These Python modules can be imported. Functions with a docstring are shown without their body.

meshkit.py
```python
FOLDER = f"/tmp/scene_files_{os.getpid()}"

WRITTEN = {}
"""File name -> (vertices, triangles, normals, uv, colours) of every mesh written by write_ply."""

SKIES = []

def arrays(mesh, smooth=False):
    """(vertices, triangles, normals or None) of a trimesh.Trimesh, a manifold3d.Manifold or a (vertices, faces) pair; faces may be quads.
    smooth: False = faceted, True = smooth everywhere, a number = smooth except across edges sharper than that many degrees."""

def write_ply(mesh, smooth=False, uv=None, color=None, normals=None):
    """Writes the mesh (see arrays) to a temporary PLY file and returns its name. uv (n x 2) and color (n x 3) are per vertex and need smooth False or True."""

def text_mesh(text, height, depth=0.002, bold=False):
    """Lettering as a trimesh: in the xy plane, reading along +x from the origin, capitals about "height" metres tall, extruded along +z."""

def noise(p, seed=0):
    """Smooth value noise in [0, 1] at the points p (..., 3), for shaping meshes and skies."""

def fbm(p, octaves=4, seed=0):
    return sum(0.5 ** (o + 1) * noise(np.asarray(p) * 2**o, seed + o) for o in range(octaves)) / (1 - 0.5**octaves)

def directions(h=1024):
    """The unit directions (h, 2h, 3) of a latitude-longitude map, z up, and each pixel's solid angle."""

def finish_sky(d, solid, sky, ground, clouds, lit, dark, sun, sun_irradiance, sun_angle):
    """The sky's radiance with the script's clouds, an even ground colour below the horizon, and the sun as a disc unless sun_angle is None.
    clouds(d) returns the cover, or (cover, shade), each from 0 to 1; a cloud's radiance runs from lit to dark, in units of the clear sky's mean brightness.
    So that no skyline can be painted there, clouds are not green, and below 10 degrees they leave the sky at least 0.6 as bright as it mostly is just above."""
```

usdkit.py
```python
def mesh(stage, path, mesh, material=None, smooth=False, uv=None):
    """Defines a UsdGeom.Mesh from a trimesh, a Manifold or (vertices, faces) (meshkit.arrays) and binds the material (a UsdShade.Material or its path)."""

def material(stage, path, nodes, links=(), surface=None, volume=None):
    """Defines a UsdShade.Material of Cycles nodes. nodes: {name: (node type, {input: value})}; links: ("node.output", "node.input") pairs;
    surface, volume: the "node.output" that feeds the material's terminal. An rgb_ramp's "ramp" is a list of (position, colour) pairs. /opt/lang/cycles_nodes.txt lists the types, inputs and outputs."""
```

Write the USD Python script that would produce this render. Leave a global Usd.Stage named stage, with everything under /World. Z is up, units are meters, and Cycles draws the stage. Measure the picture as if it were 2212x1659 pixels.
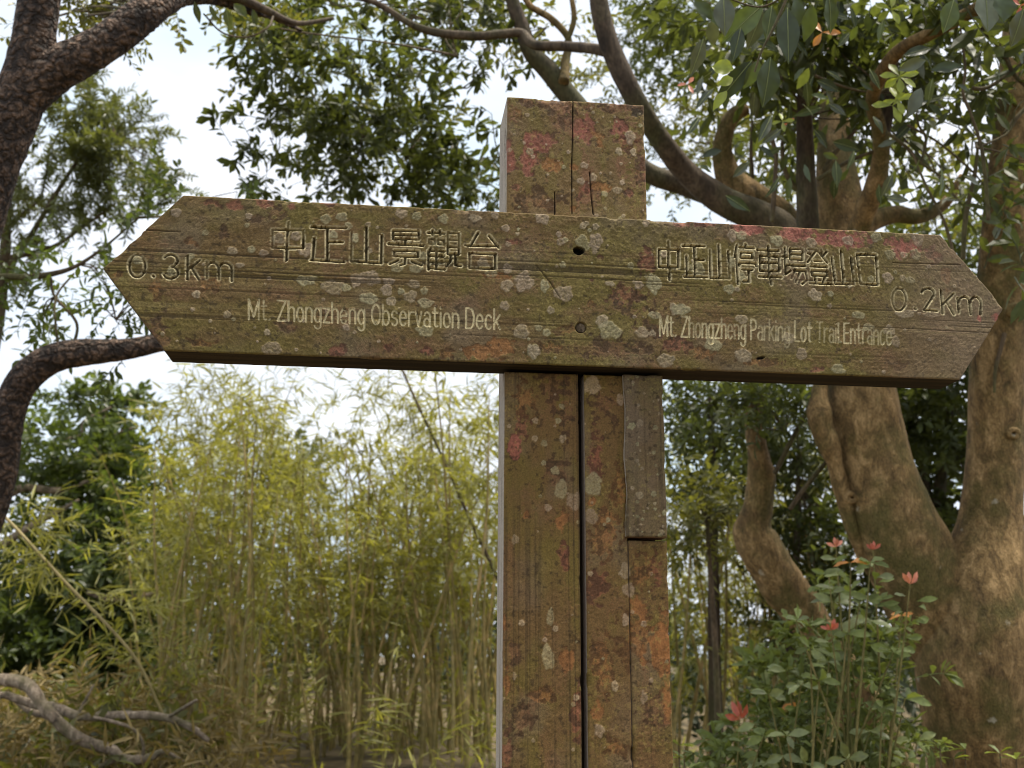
import math
import numpy as np
import usdkit
from pxr import Usd, UsdGeom, UsdLux, UsdShade, Gf, Sdf, Vt

T = Sdf.ValueTypeNames
stage = Usd.Stage.CreateInMemory()
UsdGeom.SetStageUpAxis(stage, 'Z')
UsdGeom.SetStageMetersPerUnit(stage, 1.0)
UsdGeom.Xform.Define(stage, '/World')
UsdGeom.Scope.Define(stage, '/World/Looks')

# ------------------------------------------------------------------ camera, sky, sun, exposure
CAM = np.array([-0.2408, -1.3288, 1.5])
PITCH, ROLL, YAW = 1.8169, -0.0052, -0.1193
FPX, PW, PH = 2334.6, 2212.0, 1659.0


def euler(x, y, z):
    cx, sx, cy, sy, cz, sz = math.cos(x), math.sin(x), math.cos(y), math.sin(y), math.cos(z), math.sin(z)
    rx = np.array([[1, 0, 0], [0, cx, -sx], [0, sx, cx]])
    ry = np.array([[cy, 0, sy], [0, 1, 0], [-sy, 0, cy]])
    rz = np.array([[cz, -sz, 0], [sz, cz, 0], [0, 0, 1]])
    return rz @ ry @ rx


ROT = euler(PITCH, ROLL, YAW)
cam = UsdGeom.Camera.Define(stage, '/World/camera')
m4 = np.eye(4)
m4[:3, :3] = ROT.T
m4[3, :3] = CAM
cam.AddTransformOp().Set(Gf.Matrix4d(m4.tolist()))
cam.CreateHorizontalApertureAttr(36.0)
cam.CreateVerticalApertureAttr(27.0)
cam.CreateFocalLengthAttr(36.0 * FPX / PW)
cam.CreateClippingRangeAttr(Gf.Vec2f(0.05, 2000.0))
cam.CreateFStopAttr(9.0)
cam.CreateFocusDistanceAttr(1.42)
cam.CreateExposureAttr(0.9)

SUN = np.array([0.26, -0.07, 1.0])
SUN /= np.linalg.norm(SUN)
ELEV, AZ = math.asin(SUN[2]), math.atan2(SUN[0], SUN[1])
usdkit.material(stage, '/World/Looks/sky', {
    's': ('sky_texture', {'sky_type': 'single_scattering', 'sun_disc': False, 'sun_elevation': ELEV, 'sun_rotation': AZ, 'aerosol_density': 2.0}),
    'tc': ('texture_coordinate', {}),
    'mp': ('mapping', {'scale': (1.0, 1.0, 2.2)}),
    'n': ('noise_texture', {'scale': 3.2, 'detail': 4.0, 'roughness': 0.5}),
    'r': ('rgb_ramp', {'ramp': [(0.34, (4.8, 5.8, 6.6)), (0.5, (5.8, 6.2, 6.85)), (0.7, (6.7, 6.9, 7.35))]}),
    'm': ('mix', {'mix_type': 'mix', 'fac': 0.93}),
    'b': ('background_shader', {'strength': 0.1})},
    [('tc.generated', 'mp.vector'), ('mp.vector', 'n.vector'), ('n.fac', 'r.fac'), ('s.color', 'm.color1'), ('r.color', 'm.color2'), ('m.color', 'b.color')],
    surface='b.background')
dome = UsdLux.DomeLight.Define(stage, '/World/sky')
dome.CreateIntensityAttr(1.0)
UsdShade.MaterialBindingAPI.Apply(dome.GetPrim()).Bind(UsdShade.Material.Get(stage, '/World/Looks/sky'))
dome.GetPrim().SetCustomDataByKey('kind', 'structure')
sun = UsdLux.DistantLight.Define(stage, '/World/sun')
sun.CreateIntensityAttr(1.2)
sun.CreateAngleAttr(12.0)
sun.CreateNormalizeAttr(True)
sun.CreateColorAttr(Gf.Vec3f(1.0, 0.93, 0.80))
zax = SUN
xax = np.cross([0, 1, 0], zax); xax /= np.linalg.norm(xax)
yax = np.cross(zax, xax)
m4 = np.eye(4); m4[0, :3], m4[1, :3], m4[2, :3] = xax, yax, zax
sun.AddTransformOp().Set(Gf.Matrix4d(m4.tolist()))

# ------------------------------------------------------------------ helpers
used = {}


def numbered(path):
    n = used.get(path, 0)
    used[path] = n + 1
    return path if n == 0 else f'{path}_{n:03d}'


def pth(parent):
    return '/World' if parent is None else str(parent.GetPath())


def tag(p, label=None, cat=None, group=None, kind=None):
    for k, v in (('label', label), ('category', cat), ('group', group), ('kind', kind)):
        if v:
            p.SetCustomDataByKey(k, v)
    return p


def thing(name, label, cat, group=None, loc=None):
    x = UsdGeom.Xform.Define(stage, numbered('/World/' + name))
    if loc is not None:
        x.AddTranslateOp().Set(Gf.Vec3d(*map(float, loc)))
    x_ = x.GetPrim()
    return tag(x_, label, cat, group)


ORIGIN = {}


def obj(name, mesh, mat, parent=None, smooth=True, label=None, kind=None, color=None):
    p = numbered(pth(parent) + '/' + name)
    m = usdkit.mesh(stage, p, mesh, MAT[mat], smooth=smooth)
    if color is not None:
        color = np.asarray(color) * (0.83, 0.80, 0.72)
        UsdGeom.PrimvarsAPI(m).CreatePrimvar('tint', T.Color3fArray, 'vertex').Set(Vt.Vec3fArray.FromNumpy(np.asarray(color, np.float32)))
    return tag(m.GetPrim(), label, None, None, kind)


def at(px, py, d):
    """World point seen at (px, py) of the 2212 x 1659 picture, d metres along the camera axis."""
    px, py, d = np.broadcast_arrays(np.asarray(px, float), np.asarray(py, float), np.asarray(d, float))
    v = np.stack([(px - PW / 2) / FPX * d, (PH / 2 - py) / FPX * d, -d], -1)
    return v @ ROT.T + CAM


def on_plane(px, py, y):
    v = np.array([(px - PW / 2) / FPX, (PH / 2 - py) / FPX, -1.0]) @ ROT.T
    t = (y - CAM[1]) / v[1]
    return CAM + v * t


def sm(a, b, x):
    t = np.clip((x - a) / (b - a), 0, 1)
    return t * t * (3 - 2 * t)


def _h(ix, iy, iz, seed):
    n = (ix * 374761393 + iy * 668265263 + iz * 83492791 + seed * 974634777) & 0xFFFFFFFF
    n = ((n ^ (n >> 13)) * 1274126177) & 0xFFFFFFFF
    n = ((n ^ (n >> 16)) * 2246822519) & 0xFFFFFFFF
    return ((n ^ (n >> 15)) & 0xFFFF) / 65535.0


def vn2(x, y, seed=0):
    xi, yi = np.floor(x).astype(np.int64), np.floor(y).astype(np.int64)
    fx, fy = x - xi, y - yi
    fx, fy = fx * fx * (3 - 2 * fx), fy * fy * (3 - 2 * fy)
    a, b = _h(xi, yi, 0, seed), _h(xi + 1, yi, 0, seed)
    c, d = _h(xi, yi + 1, 0, seed), _h(xi + 1, yi + 1, 0, seed)
    return (a + (b - a) * fx) * (1 - fy) + (c + (d - c) * fx) * fy


def fb2(x, y, seed=0, o=4, g=0.5):
    s, a, t = 0, 1.0, 0
    for k in range(o):
        s = s + a * vn2(x * 2 ** k + 17.3 * k, y * 2 ** k - 9.1 * k, seed + k)
        t += a
        a *= g
    return s / t


def vn3(p, seed=0):
    i = np.floor(p).astype(np.int64)
    f = p - i
    f = f * f * (3 - 2 * f)
    r = 0
    for dx in (0, 1):
        for dy in (0, 1):
            for dz in (0, 1):
                w = (f[..., 0] if dx else 1 - f[..., 0]) * (f[..., 1] if dy else 1 - f[..., 1]) * (f[..., 2] if dz else 1 - f[..., 2])
                r = r + w * _h(i[..., 0] + dx, i[..., 1] + dy, i[..., 2] + dz, seed)
    return r


def fb3(p, seed=0, o=3):
    s, a, t = 0, 1.0, 0
    for k in range(o):
        s = s + a * vn3(p * 2 ** k + 3.7 * k, seed + k)
        t += a
        a *= 0.5
    return s / t


def quads(nu, nv, close_u=False):
    """Quad indices of a grid stored row by row: nv rows of nu points."""
    i, j = np.meshgrid(np.arange(nu if close_u else nu - 1), np.arange(nv - 1))
    i2 = (i + 1) % nu
    return np.stack([j * nu + i, j * nu + i2, (j + 1) * nu + i2, (j + 1) * nu + i], -1).reshape(-1, 4)


def spline(p, n):
    """Catmull-Rom through rows of p (any columns), n samples even in arc length of the first three columns."""
    p = np.asarray(p, float)
    if len(p) == 2:
        return p[0] + (p[1] - p[0]) * np.linspace(0, 1, n)[:, None]
    q = np.vstack([2 * p[0] - p[1], p, 2 * p[-1] - p[-2]])
    out = []
    for i in range(len(p) - 1):
        a, b, c, d = q[i:i + 4]
        t = np.linspace(0, 1, 24, endpoint=False)[:, None]
        out.append(0.5 * (2 * b + (c - a) * t + (2 * a - 5 * b + 4 * c - d) * t ** 2 + (3 * b - a - 3 * c + d) * t ** 3))
    out = np.vstack(out + [p[-1:]])
    s = np.concatenate([[0], np.cumsum(np.linalg.norm(np.diff(out[:, :3], axis=0), axis=1))])
    return np.stack([np.interp(np.linspace(0, s[-1], n), s, out[:, k]) for k in range(out.shape[1])], 1)


def tube(pr, sides=8, rough=0.0, freq=6.0, seed=0, n=None, cap=True, spacing=None, ridge=0.0):
    """pr: rows of x, y, z, radius -> (vertices, quads)."""
    pr = np.asarray(pr, float)
    L = np.linalg.norm(np.diff(pr[:, :3], axis=0), axis=1).sum()
    if n is None:
        n = int(np.clip(L / (spacing or max(pr[:, 3].mean() * 0.6, 0.008)), 4, 170))
    c = spline(pr, n)
    t = np.gradient(c[:, :3], axis=0)
    t /= np.linalg.norm(t, axis=1, keepdims=True) + 1e-12
    a = np.cross(t[0], [0.3, 1, 0.2]); a /= np.linalg.norm(a)
    A = []
    for k in range(n):
        a = a - t[k] * (a @ t[k]); a /= np.linalg.norm(a)
        A.append(a)
    A = np.array(A)
    B = np.cross(t, A)
    ang = np.arange(sides) * 2 * np.pi / sides
    dirs = np.cos(ang)[None, :, None] * A[:, None] + np.sin(ang)[None, :, None] * B[:, None]
    r = np.maximum(c[:, 3], 1e-4)[:, None] * np.ones(sides)
    if rough:
        base = c[:, None, :3] + dirs * r[..., None]
        r = r * (1 + rough * (fb3(base * freq, seed, 3) - 0.5) * 2)
        if ridge:
            r = r + ridge * (np.abs(fb3(base * freq * 7, seed + 5, 2) - 0.5) * 2 - 0.3)
    v = c[:, None, :3] + dirs * r[..., None]
    v, f = v.reshape(-1, 3), quads(sides, n, True)
    if cap:
        v = np.vstack([v, c[0, :3] - t[0] * c[0, 3] * 0.3, c[-1, :3] + t[-1] * c[-1, 3] * 0.5])
        k = np.arange(sides); k2 = (k + 1) % sides
        b = (n - 1) * sides
        f = np.vstack([f, np.stack([k2, k, np.full(sides, n * sides), np.full(sides, n * sides)], 1), np.stack([b + k, b + k2, np.full(sides, n * sides + 1), np.full(sides, n * sides + 1)], 1)])
    return v, f


def tris(f):
    f = np.asarray(f)
    if f.shape[1] == 3:
        return f
    g = np.vstack([f[:, [0, 1, 2]], f[:, [0, 2, 3]]])
    return g[(g[:, 0] != g[:, 1]) & (g[:, 1] != g[:, 2]) & (g[:, 0] != g[:, 2])]


def join(parts):
    vs, fs, n = [], [], 0
    for v, f in parts:
        vs.append(v); fs.append(tris(f) + n); n += len(v)
    return np.vstack(vs), np.vstack(fs)


def px_path(pts, d=None):
    """(px, py, width[, d]) rows -> rows of x, y, z, radius."""
    out = []
    for q in pts:
        dd = q[3] if len(q) > 3 else d
        out.append([*at(q[0], q[1], dd), q[2] * dd / FPX / 2])
    return np.array(out)


def limb(name, pts, parent, mat, d=None, sides=18, rough=0.07, freq=9.0, seed=1, label=None, spacing=None, ridge=0.0):
    return obj(name, tube(px_path(pts, d), sides, rough, freq, seed, spacing=spacing, ridge=ridge), mat, parent, label=label)


# ------------------------------------------------------------------ materials
MAT = {}


def mk(name, nodes, links, surface):
    MAT[name] = usdkit.material(stage, '/World/Looks/' + name, nodes, links, surface)


# sign timber: pigment, lichen, old paint and the shadow painted under the board come with the mesh as "tint"; the material adds fine grain
mk('weathered_timber', {
    'a': ('attribute', {'attribute': 'tint'}), 'tc': ('texture_coordinate', {}),
    'n': ('noise_texture', {'scale': 420.0, 'detail': 3.0, 'roughness': 0.65}),
    'n2': ('noise_texture', {'scale': 1100.0, 'detail': 2.0}),
    'r': ('rgb_ramp', {'ramp': [(0.3, (0.70, 0.70, 0.70)), (0.5, (1.0, 1.0, 1.0)), (0.72, (1.3, 1.28, 1.24))]}),
    'm': ('mix', {'mix_type': 'multiply', 'fac': 1.0}),
    'b': ('bump', {'strength': 0.55, 'distance': 0.0012}),
    'p': ('principled_bsdf', {'roughness': 0.88, 'specular_ior_level': 0.2})},
   [('tc.object', 'n.vector'), ('tc.object', 'n2.vector'), ('n.fac', 'r.fac'), ('a.color', 'm.color1'), ('r.color', 'm.color2'), ('m.color', 'p.base_color'),
    ('n2.fac', 'b.height'), ('b.normal', 'p.normal')], 'p.BSDF')
mk('rusty_steel', {'tc': ('texture_coordinate', {}), 'n': ('noise_texture', {'scale': 300.0, 'detail': 3.0}),
                   'r': ('rgb_ramp', {'ramp': [(0.3, (0.05, 0.035, 0.025)), (0.7, (0.16, 0.11, 0.08))]}),
                   'p': ('principled_bsdf', {'roughness': 0.8, 'metallic': 0.2})},
   [('tc.object', 'n.vector'), ('n.fac', 'r.fac'), ('r.color', 'p.base_color')], 'p.BSDF')


def bark(name, dark, mid, light, moss, scale=14.0, stretch=(1, 1, 0.35), bump=0.7, dist=0.012, spots=True):
    dark, mid, light, moss = (tuple(np.array(c) * (0.95, 0.94, 0.87)) for c in (dark, mid, light, moss))
    mk(name, {
        'tc': ('texture_coordinate', {}), 'mp': ('mapping', {'scale': stretch}),
        'n': ('noise_texture', {'scale': scale, 'detail': 6.0, 'roughness': 0.68, 'distortion': 0.6}),
        'n2': ('noise_texture', {'scale': scale * 0.22, 'detail': 4.0, 'roughness': 0.6}),
        'n3': ('noise_texture', {'scale': scale * 7.0, 'detail': 3.0, 'roughness': 0.7}),
        'vo': ('voronoi_texture', {'scale': 6.5, 'randomness': 1.0}),
        'vd': ('noise_texture', {'scale': 45.0, 'detail': 4.0, 'roughness': 0.7}),
        'vm': ('math', {'math_type': 'multiply_add', 'value2': 0.3}),
        'vr': ('rgb_ramp', {'ramp': [(0.0, (0.8, 0.8, 0.8)), (0.2, (0.6, 0.6, 0.6)), (0.235, (0, 0, 0))]}),
        'r': ('rgb_ramp', {'ramp': [(0.3, dark), (0.5, mid), (0.72, light)]}),
        'mr': ('rgb_ramp', {'ramp': [(0.46, (0, 0, 0)), (0.64, (0.85, 0.85, 0.85))]}),
        'm1': ('mix', {'mix_type': 'mix', 'color2': moss}),
        'm2': ('mix', {'mix_type': 'mix', 'color2': (0.36, 0.33, 0.25)}),
        'fr': ('rgb_ramp', {'ramp': [(0.3, (0.55, 0.55, 0.55)), (0.7, (1.4, 1.4, 1.4))]}),
        'm3': ('mix', {'mix_type': 'multiply', 'fac': 1.0}),
        'add': ('math', {'math_type': 'multiply_add', 'value2': 0.5}),
        'b': ('bump', {'strength': bump, 'distance': dist}),
        'p': ('principled_bsdf', {'roughness': 0.85, 'specular_ior_level': 0.25})},
       [('tc.object', 'mp.vector'), ('mp.vector', 'n.vector'), ('tc.object', 'n2.vector'), ('mp.vector', 'n3.vector'), ('tc.object', 'vo.vector'), ('tc.object', 'vd.vector'),
        ('vd.fac', 'vm.value1'), ('vo.distance', 'vm.value3'), ('vm.value', 'vr.fac'),
        ('n.fac', 'r.fac'), ('r.color', 'm1.color1'), ('n2.fac', 'mr.fac'), ('mr.color', 'm1.fac'), ('m1.color', 'm3.color1'), ('n3.fac', 'fr.fac'), ('fr.color', 'm3.color2')]
       + ([('m3.color', 'm2.color1'), ('vr.color', 'm2.fac'), ('m2.color', 'p.base_color')] if spots else [('m3.color', 'p.base_color')]) +
       [('n3.fac', 'add.value1'), ('n.fac', 'add.value3'), ('add.value', 'b.height'), ('b.normal', 'p.normal')], 'p.BSDF')


bark('smooth_brown_bark', (0.05, 0.032, 0.014), (0.185, 0.118, 0.05), (0.40, 0.27, 0.135), (0.075, 0.066, 0.018), scale=26.0, stretch=(1, 1, 0.5), bump=0.9)
bark('dark_bark', (0.025, 0.018, 0.013), (0.065, 0.046, 0.032), (0.13, 0.098, 0.07), (0.06, 0.06, 0.025), spots=False)
mk('ridged_bark', {
    'tc': ('texture_coordinate', {}),
    'w': ('noise_texture', {'scale': 26.0, 'detail': 3.0}), 'wa': ('mix', {'mix_type': 'linear_light', 'fac': 0.03}),
    'vo': ('voronoi_texture', {'scale': 46.0, 'randomness': 1.0}), 'n': ('noise_texture', {'scale': 12.0, 'detail': 5.0, 'roughness': 0.65}), 'n2': ('noise_texture', {'scale': 160.0, 'detail': 3.0}),
    'r': ('rgb_ramp', {'ramp': [(0.12, (0.17, 0.115, 0.085)), (0.4, (0.10, 0.068, 0.05)), (0.64, (0.034, 0.025, 0.02))]}),
    'nr': ('rgb_ramp', {'ramp': [(0.3, (0.35, 0.35, 0.36)), (0.55, (1.0, 0.98, 0.95)), (0.75, (1.5, 1.42, 1.3))]}),
    'm': ('mix', {'mix_type': 'multiply', 'fac': 1.0}),
    'n2r': ('rgb_ramp', {'ramp': [(0.3, (0.6, 0.6, 0.6)), (0.7, (1.35, 1.35, 1.35))]}), 'm2': ('mix', {'mix_type': 'multiply', 'fac': 1.0}),
    'b': ('bump', {'invert': True, 'strength': 1.0, 'distance': 0.02}),
    'p': ('principled_bsdf', {'roughness': 0.85, 'specular_ior_level': 0.25})},
   [('tc.object', 'w.vector'), ('tc.object', 'wa.color1'), ('w.color', 'wa.color2'), ('wa.color', 'vo.vector'), ('tc.object', 'n.vector'), ('tc.object', 'n2.vector'),
    ('vo.distance', 'r.fac'), ('n.fac', 'nr.fac'), ('r.color', 'm.color1'), ('nr.color', 'm.color2'), ('m.color', 'm2.color1'), ('n2.fac', 'n2r.fac'), ('n2r.color', 'm2.color2'), ('m2.color', 'p.base_color'),
    ('vo.distance', 'b.height'), ('b.normal', 'p.normal')], 'p.BSDF')
bark('grey_limb_bark', (0.06, 0.045, 0.035), (0.22, 0.17, 0.13), (0.44, 0.36, 0.29), (0.12, 0.105, 0.06), scale=40.0, spots=False)
bark('green_stem', (0.07, 0.06, 0.02), (0.15, 0.13, 0.045), (0.24, 0.19, 0.08), (0.12, 0.13, 0.04), spots=False)
bark('twig_bark', (0.04, 0.028, 0.018), (0.08, 0.058, 0.036), (0.14, 0.10, 0.066), (0.08, 0.08, 0.03), spots=False)


def simple(name, stops, scale, rough=0.6, coords='object'):
    mk(name, {'tc': ('texture_coordinate', {}), 'n': ('noise_texture', {'scale': scale, 'detail': 4.0, 'roughness': 0.65}), 'r': ('rgb_ramp', {'ramp': stops}),
              'b': ('bump', {'strength': 0.4, 'distance': 0.01}),
              'p': ('principled_bsdf', {'roughness': rough, 'specular_ior_level': 0.3})},
       [('tc.' + coords, 'n.vector'), ('n.fac', 'r.fac'), ('r.color', 'p.base_color'), ('n.fac', 'b.height'), ('b.normal', 'p.normal')], 'p.BSDF')


simple('bamboo_culm', [(0.3, (0.10, 0.085, 0.025)), (0.5, (0.22, 0.17, 0.055)), (0.7, (0.42, 0.28, 0.12))], 5.0, 0.5)
simple('leaf_rib', [(0.3, (0.16, 0.19, 0.07)), (0.7, (0.24, 0.26, 0.10))], 20.0, 0.5)
simple('dry_bamboo', [(0.3, (0.15, 0.12, 0.045)), (0.7, (0.28, 0.22, 0.09))], 7.0, 0.6)
simple('leaf_litter', [(0.25, (0.035, 0.026, 0.014)), (0.5, (0.09, 0.066, 0.034)), (0.75, (0.16, 0.13, 0.06))], 9.0, 0.95)


def leaf(name, ramp, trans=0.35, rough=0.42, spec=0.45):
    """Leaves: each leaf of a mesh takes its own tone, and light comes through."""
    ramp = [(t, tuple(np.array(c) * (1.13, 1.02, 0.84))) for t, c in ramp]
    mk(name, {
        'g': ('geometry', {}), 'o': ('object_info', {}), 'tc': ('texture_coordinate', {}),
        'r': ('rgb_ramp', {'ramp': ramp}),
        'v': ('map_range', {'to_min': 0.7, 'to_max': 1.25}),
        'h': ('hsv', {}),
        'n': ('noise_texture', {'scale': 60.0, 'detail': 2.0}),
        'nr': ('rgb_ramp', {'ramp': [(0.3, (0.8, 0.8, 0.8)), (0.7, (1.15, 1.15, 1.1))]}),
        'm': ('mix', {'mix_type': 'multiply', 'fac': 1.0}),
        'tr': ('mix', {'mix_type': 'multiply', 'fac': 1.0, 'color2': (1.55, 1.5, 0.75)}),
        'p': ('principled_bsdf', {'roughness': rough, 'specular_ior_level': spec}),
        't': ('translucent_bsdf', {}),
        'x': ('mix_closure', {'fac': trans})},
       [('g.random_per_island', 'r.fac'), ('o.random', 'v.value'), ('r.color', 'h.color'), ('v.result', 'h.value'), ('h.color', 'm.color1'),
        ('tc.object', 'n.vector'), ('n.fac', 'nr.fac'), ('nr.color', 'm.color2'), ('m.color', 'p.base_color'), ('m.color', 'tr.color1'), ('tr.color', 't.color'),
        ('p.BSDF', 'x.closure1'), ('t.BSDF', 'x.closure2')], 'x.closure')


leaf('near_dark_leaf', [(0.0, (0.028, 0.044, 0.018)), (0.6, (0.045, 0.066, 0.024)), (1.0, (0.09, 0.10, 0.035))], 0.25, 0.4, 0.5)
leaf('near_green_leaf', [(0.0, (0.05, 0.075, 0.022)), (1.0, (0.09, 0.12, 0.035))], 0.35, 0.4, 0.5)
leaf('near_dull_leaf', [(0.0, (0.055, 0.07, 0.048)), (1.0, (0.11, 0.13, 0.085))], 0.2, 0.36, 0.6)
leaf('shade_leaf', [(0.0, (0.022, 0.032, 0.014)), (0.6, (0.045, 0.062, 0.022)), (1.0, (0.09, 0.10, 0.035))], 0.3, 0.6, 0.3)  # darker leaf copy: shade of the far undergrowth put into the colour
leaf('dark_leaf', [(0.0, (0.052, 0.070, 0.026)), (0.4, (0.108, 0.132, 0.044)), (0.75, (0.175, 0.195, 0.06)), (0.92, (0.25, 0.235, 0.07)), (1.0, (0.30, 0.16, 0.07))], 0.5, 0.48, 0.35)
leaf('olive_leaf', [(0.0, (0.09, 0.10, 0.03)), (0.5, (0.17, 0.175, 0.045)), (0.85, (0.26, 0.24, 0.06)), (0.95, (0.33, 0.22, 0.07)), (1.0, (0.36, 0.18, 0.09))], 0.5)
leaf('feathery_leaf', [(0.0, (0.08, 0.10, 0.04)), (0.5, (0.15, 0.17, 0.06)), (1.0, (0.25, 0.23, 0.09))], 0.4)
leaf('bush_leaf', [(0.0, (0.06, 0.09, 0.028)), (0.5, (0.135, 0.185, 0.048)), (0.85, (0.24, 0.28, 0.07)), (1.0, (0.38, 0.34, 0.09))], 0.48)
leaf('bamboo_leaf', [(0.0, (0.18, 0.195, 0.06)), (0.25, (0.35, 0.325, 0.11)), (0.6, (0.50, 0.425, 0.17)), (0.85, (0.58, 0.48, 0.23)), (1.0, (0.64, 0.50, 0.32))], 0.5, 0.5)
leaf('dry_leaf', [(0.0, (0.16, 0.13, 0.06)), (0.3, (0.2, 0.23, 0.08)), (0.65, (0.32, 0.34, 0.13)), (1.0, (0.46, 0.38, 0.23))], 0.3, 0.7)
leaf('shrub_leaf', [(0.0, (0.11, 0.15, 0.055)), (0.5, (0.22, 0.27, 0.085)), (1.0, (0.36, 0.39, 0.12))], 0.35, 0.5, 0.3)
leaf('dull_leaf', [(0.0, (0.15, 0.19, 0.10)), (1.0, (0.30, 0.34, 0.20))], 0.3, 0.42, 0.4)
leaf('red_leaf', [(0.0, (0.38, 0.11, 0.095)), (1.0, (0.46, 0.17, 0.13))], 0.35)
leaf('pink_leaf', [(0.0, (0.48, 0.2, 0.18)), (1.0, (0.52, 0.26, 0.2))], 0.35)
leaf('orange_leaf', [(0.0, (0.4, 0.19, 0.06)), (1.0, (0.46, 0.26, 0.1))], 0.35)
leaf('fresh_leaf', [(0.0, (0.20, 0.26, 0.05)), (1.0, (0.32, 0.36, 0.08))], 0.45)

# ------------------------------------------------------------------ ground


def ground_z(x, y):
    x, y = np.asarray(x, float), np.asarray(y, float)
    z = 0.85 * sm(1.5, 5.5, y) * (1 - 0.75 * sm(0.2, 2.5, x))
    return z + 0.35 * sm(8, 16, y) + 0.10 * (fb2(x * 0.9, y * 0.9, 3) - 0.5) * sm(0.6, 2.0, np.hypot(x, y))


g = np.sign(np.linspace(-1, 1, 181)) * (np.abs(np.linspace(-1, 1, 181)) ** 3.2) * 400
gx, gy = np.meshgrid(g, g + 3)
tag(obj('ground', (np.stack([gx, gy, ground_z(gx, gy)], -1).reshape(-1, 3), quads(181, 181)), 'leaf_litter'), 'brown leaf-littered forest ground under the trees and bamboo', 'ground', kind='structure')

# ------------------------------------------------------------------ the signpost
K = 0.8641  # the 2560-wide picture's pixels to the 2212-wide ones
BROWN, OLIVE, GREYB, DARK = np.array([0.182, 0.122, 0.055]), np.array([0.178, 0.142, 0.046]), np.array([0.21, 0.162, 0.118]), np.array([0.05, 0.036, 0.022])
RED, PINK, ORANGE, MAROON = np.array([0.31, 0.118, 0.092]), np.array([0.45, 0.17, 0.145]), np.array([0.36, 0.178, 0.076]), np.array([0.225, 0.12, 0.075])
CREAM, WEATHERED = np.array([0.74, 0.66, 0.44]), np.array([0.37, 0.335, 0.31])


def lerp(c, k, m):
    return c + (k - c) * m[..., None]


def spots_uv(lst, y):
    out = []
    for q in lst:
        p = on_plane(q[0] * K, q[1] * K, y)
        s = K * (p[1] - CAM[1]) / (FPX * 0.99) * 1.03
        out.append((p[0], p[2], q[2] * s, (q[3] if len(q) > 3 else q[2]) * s, q[4] if len(q) > 4 else 0))
    return out


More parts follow.
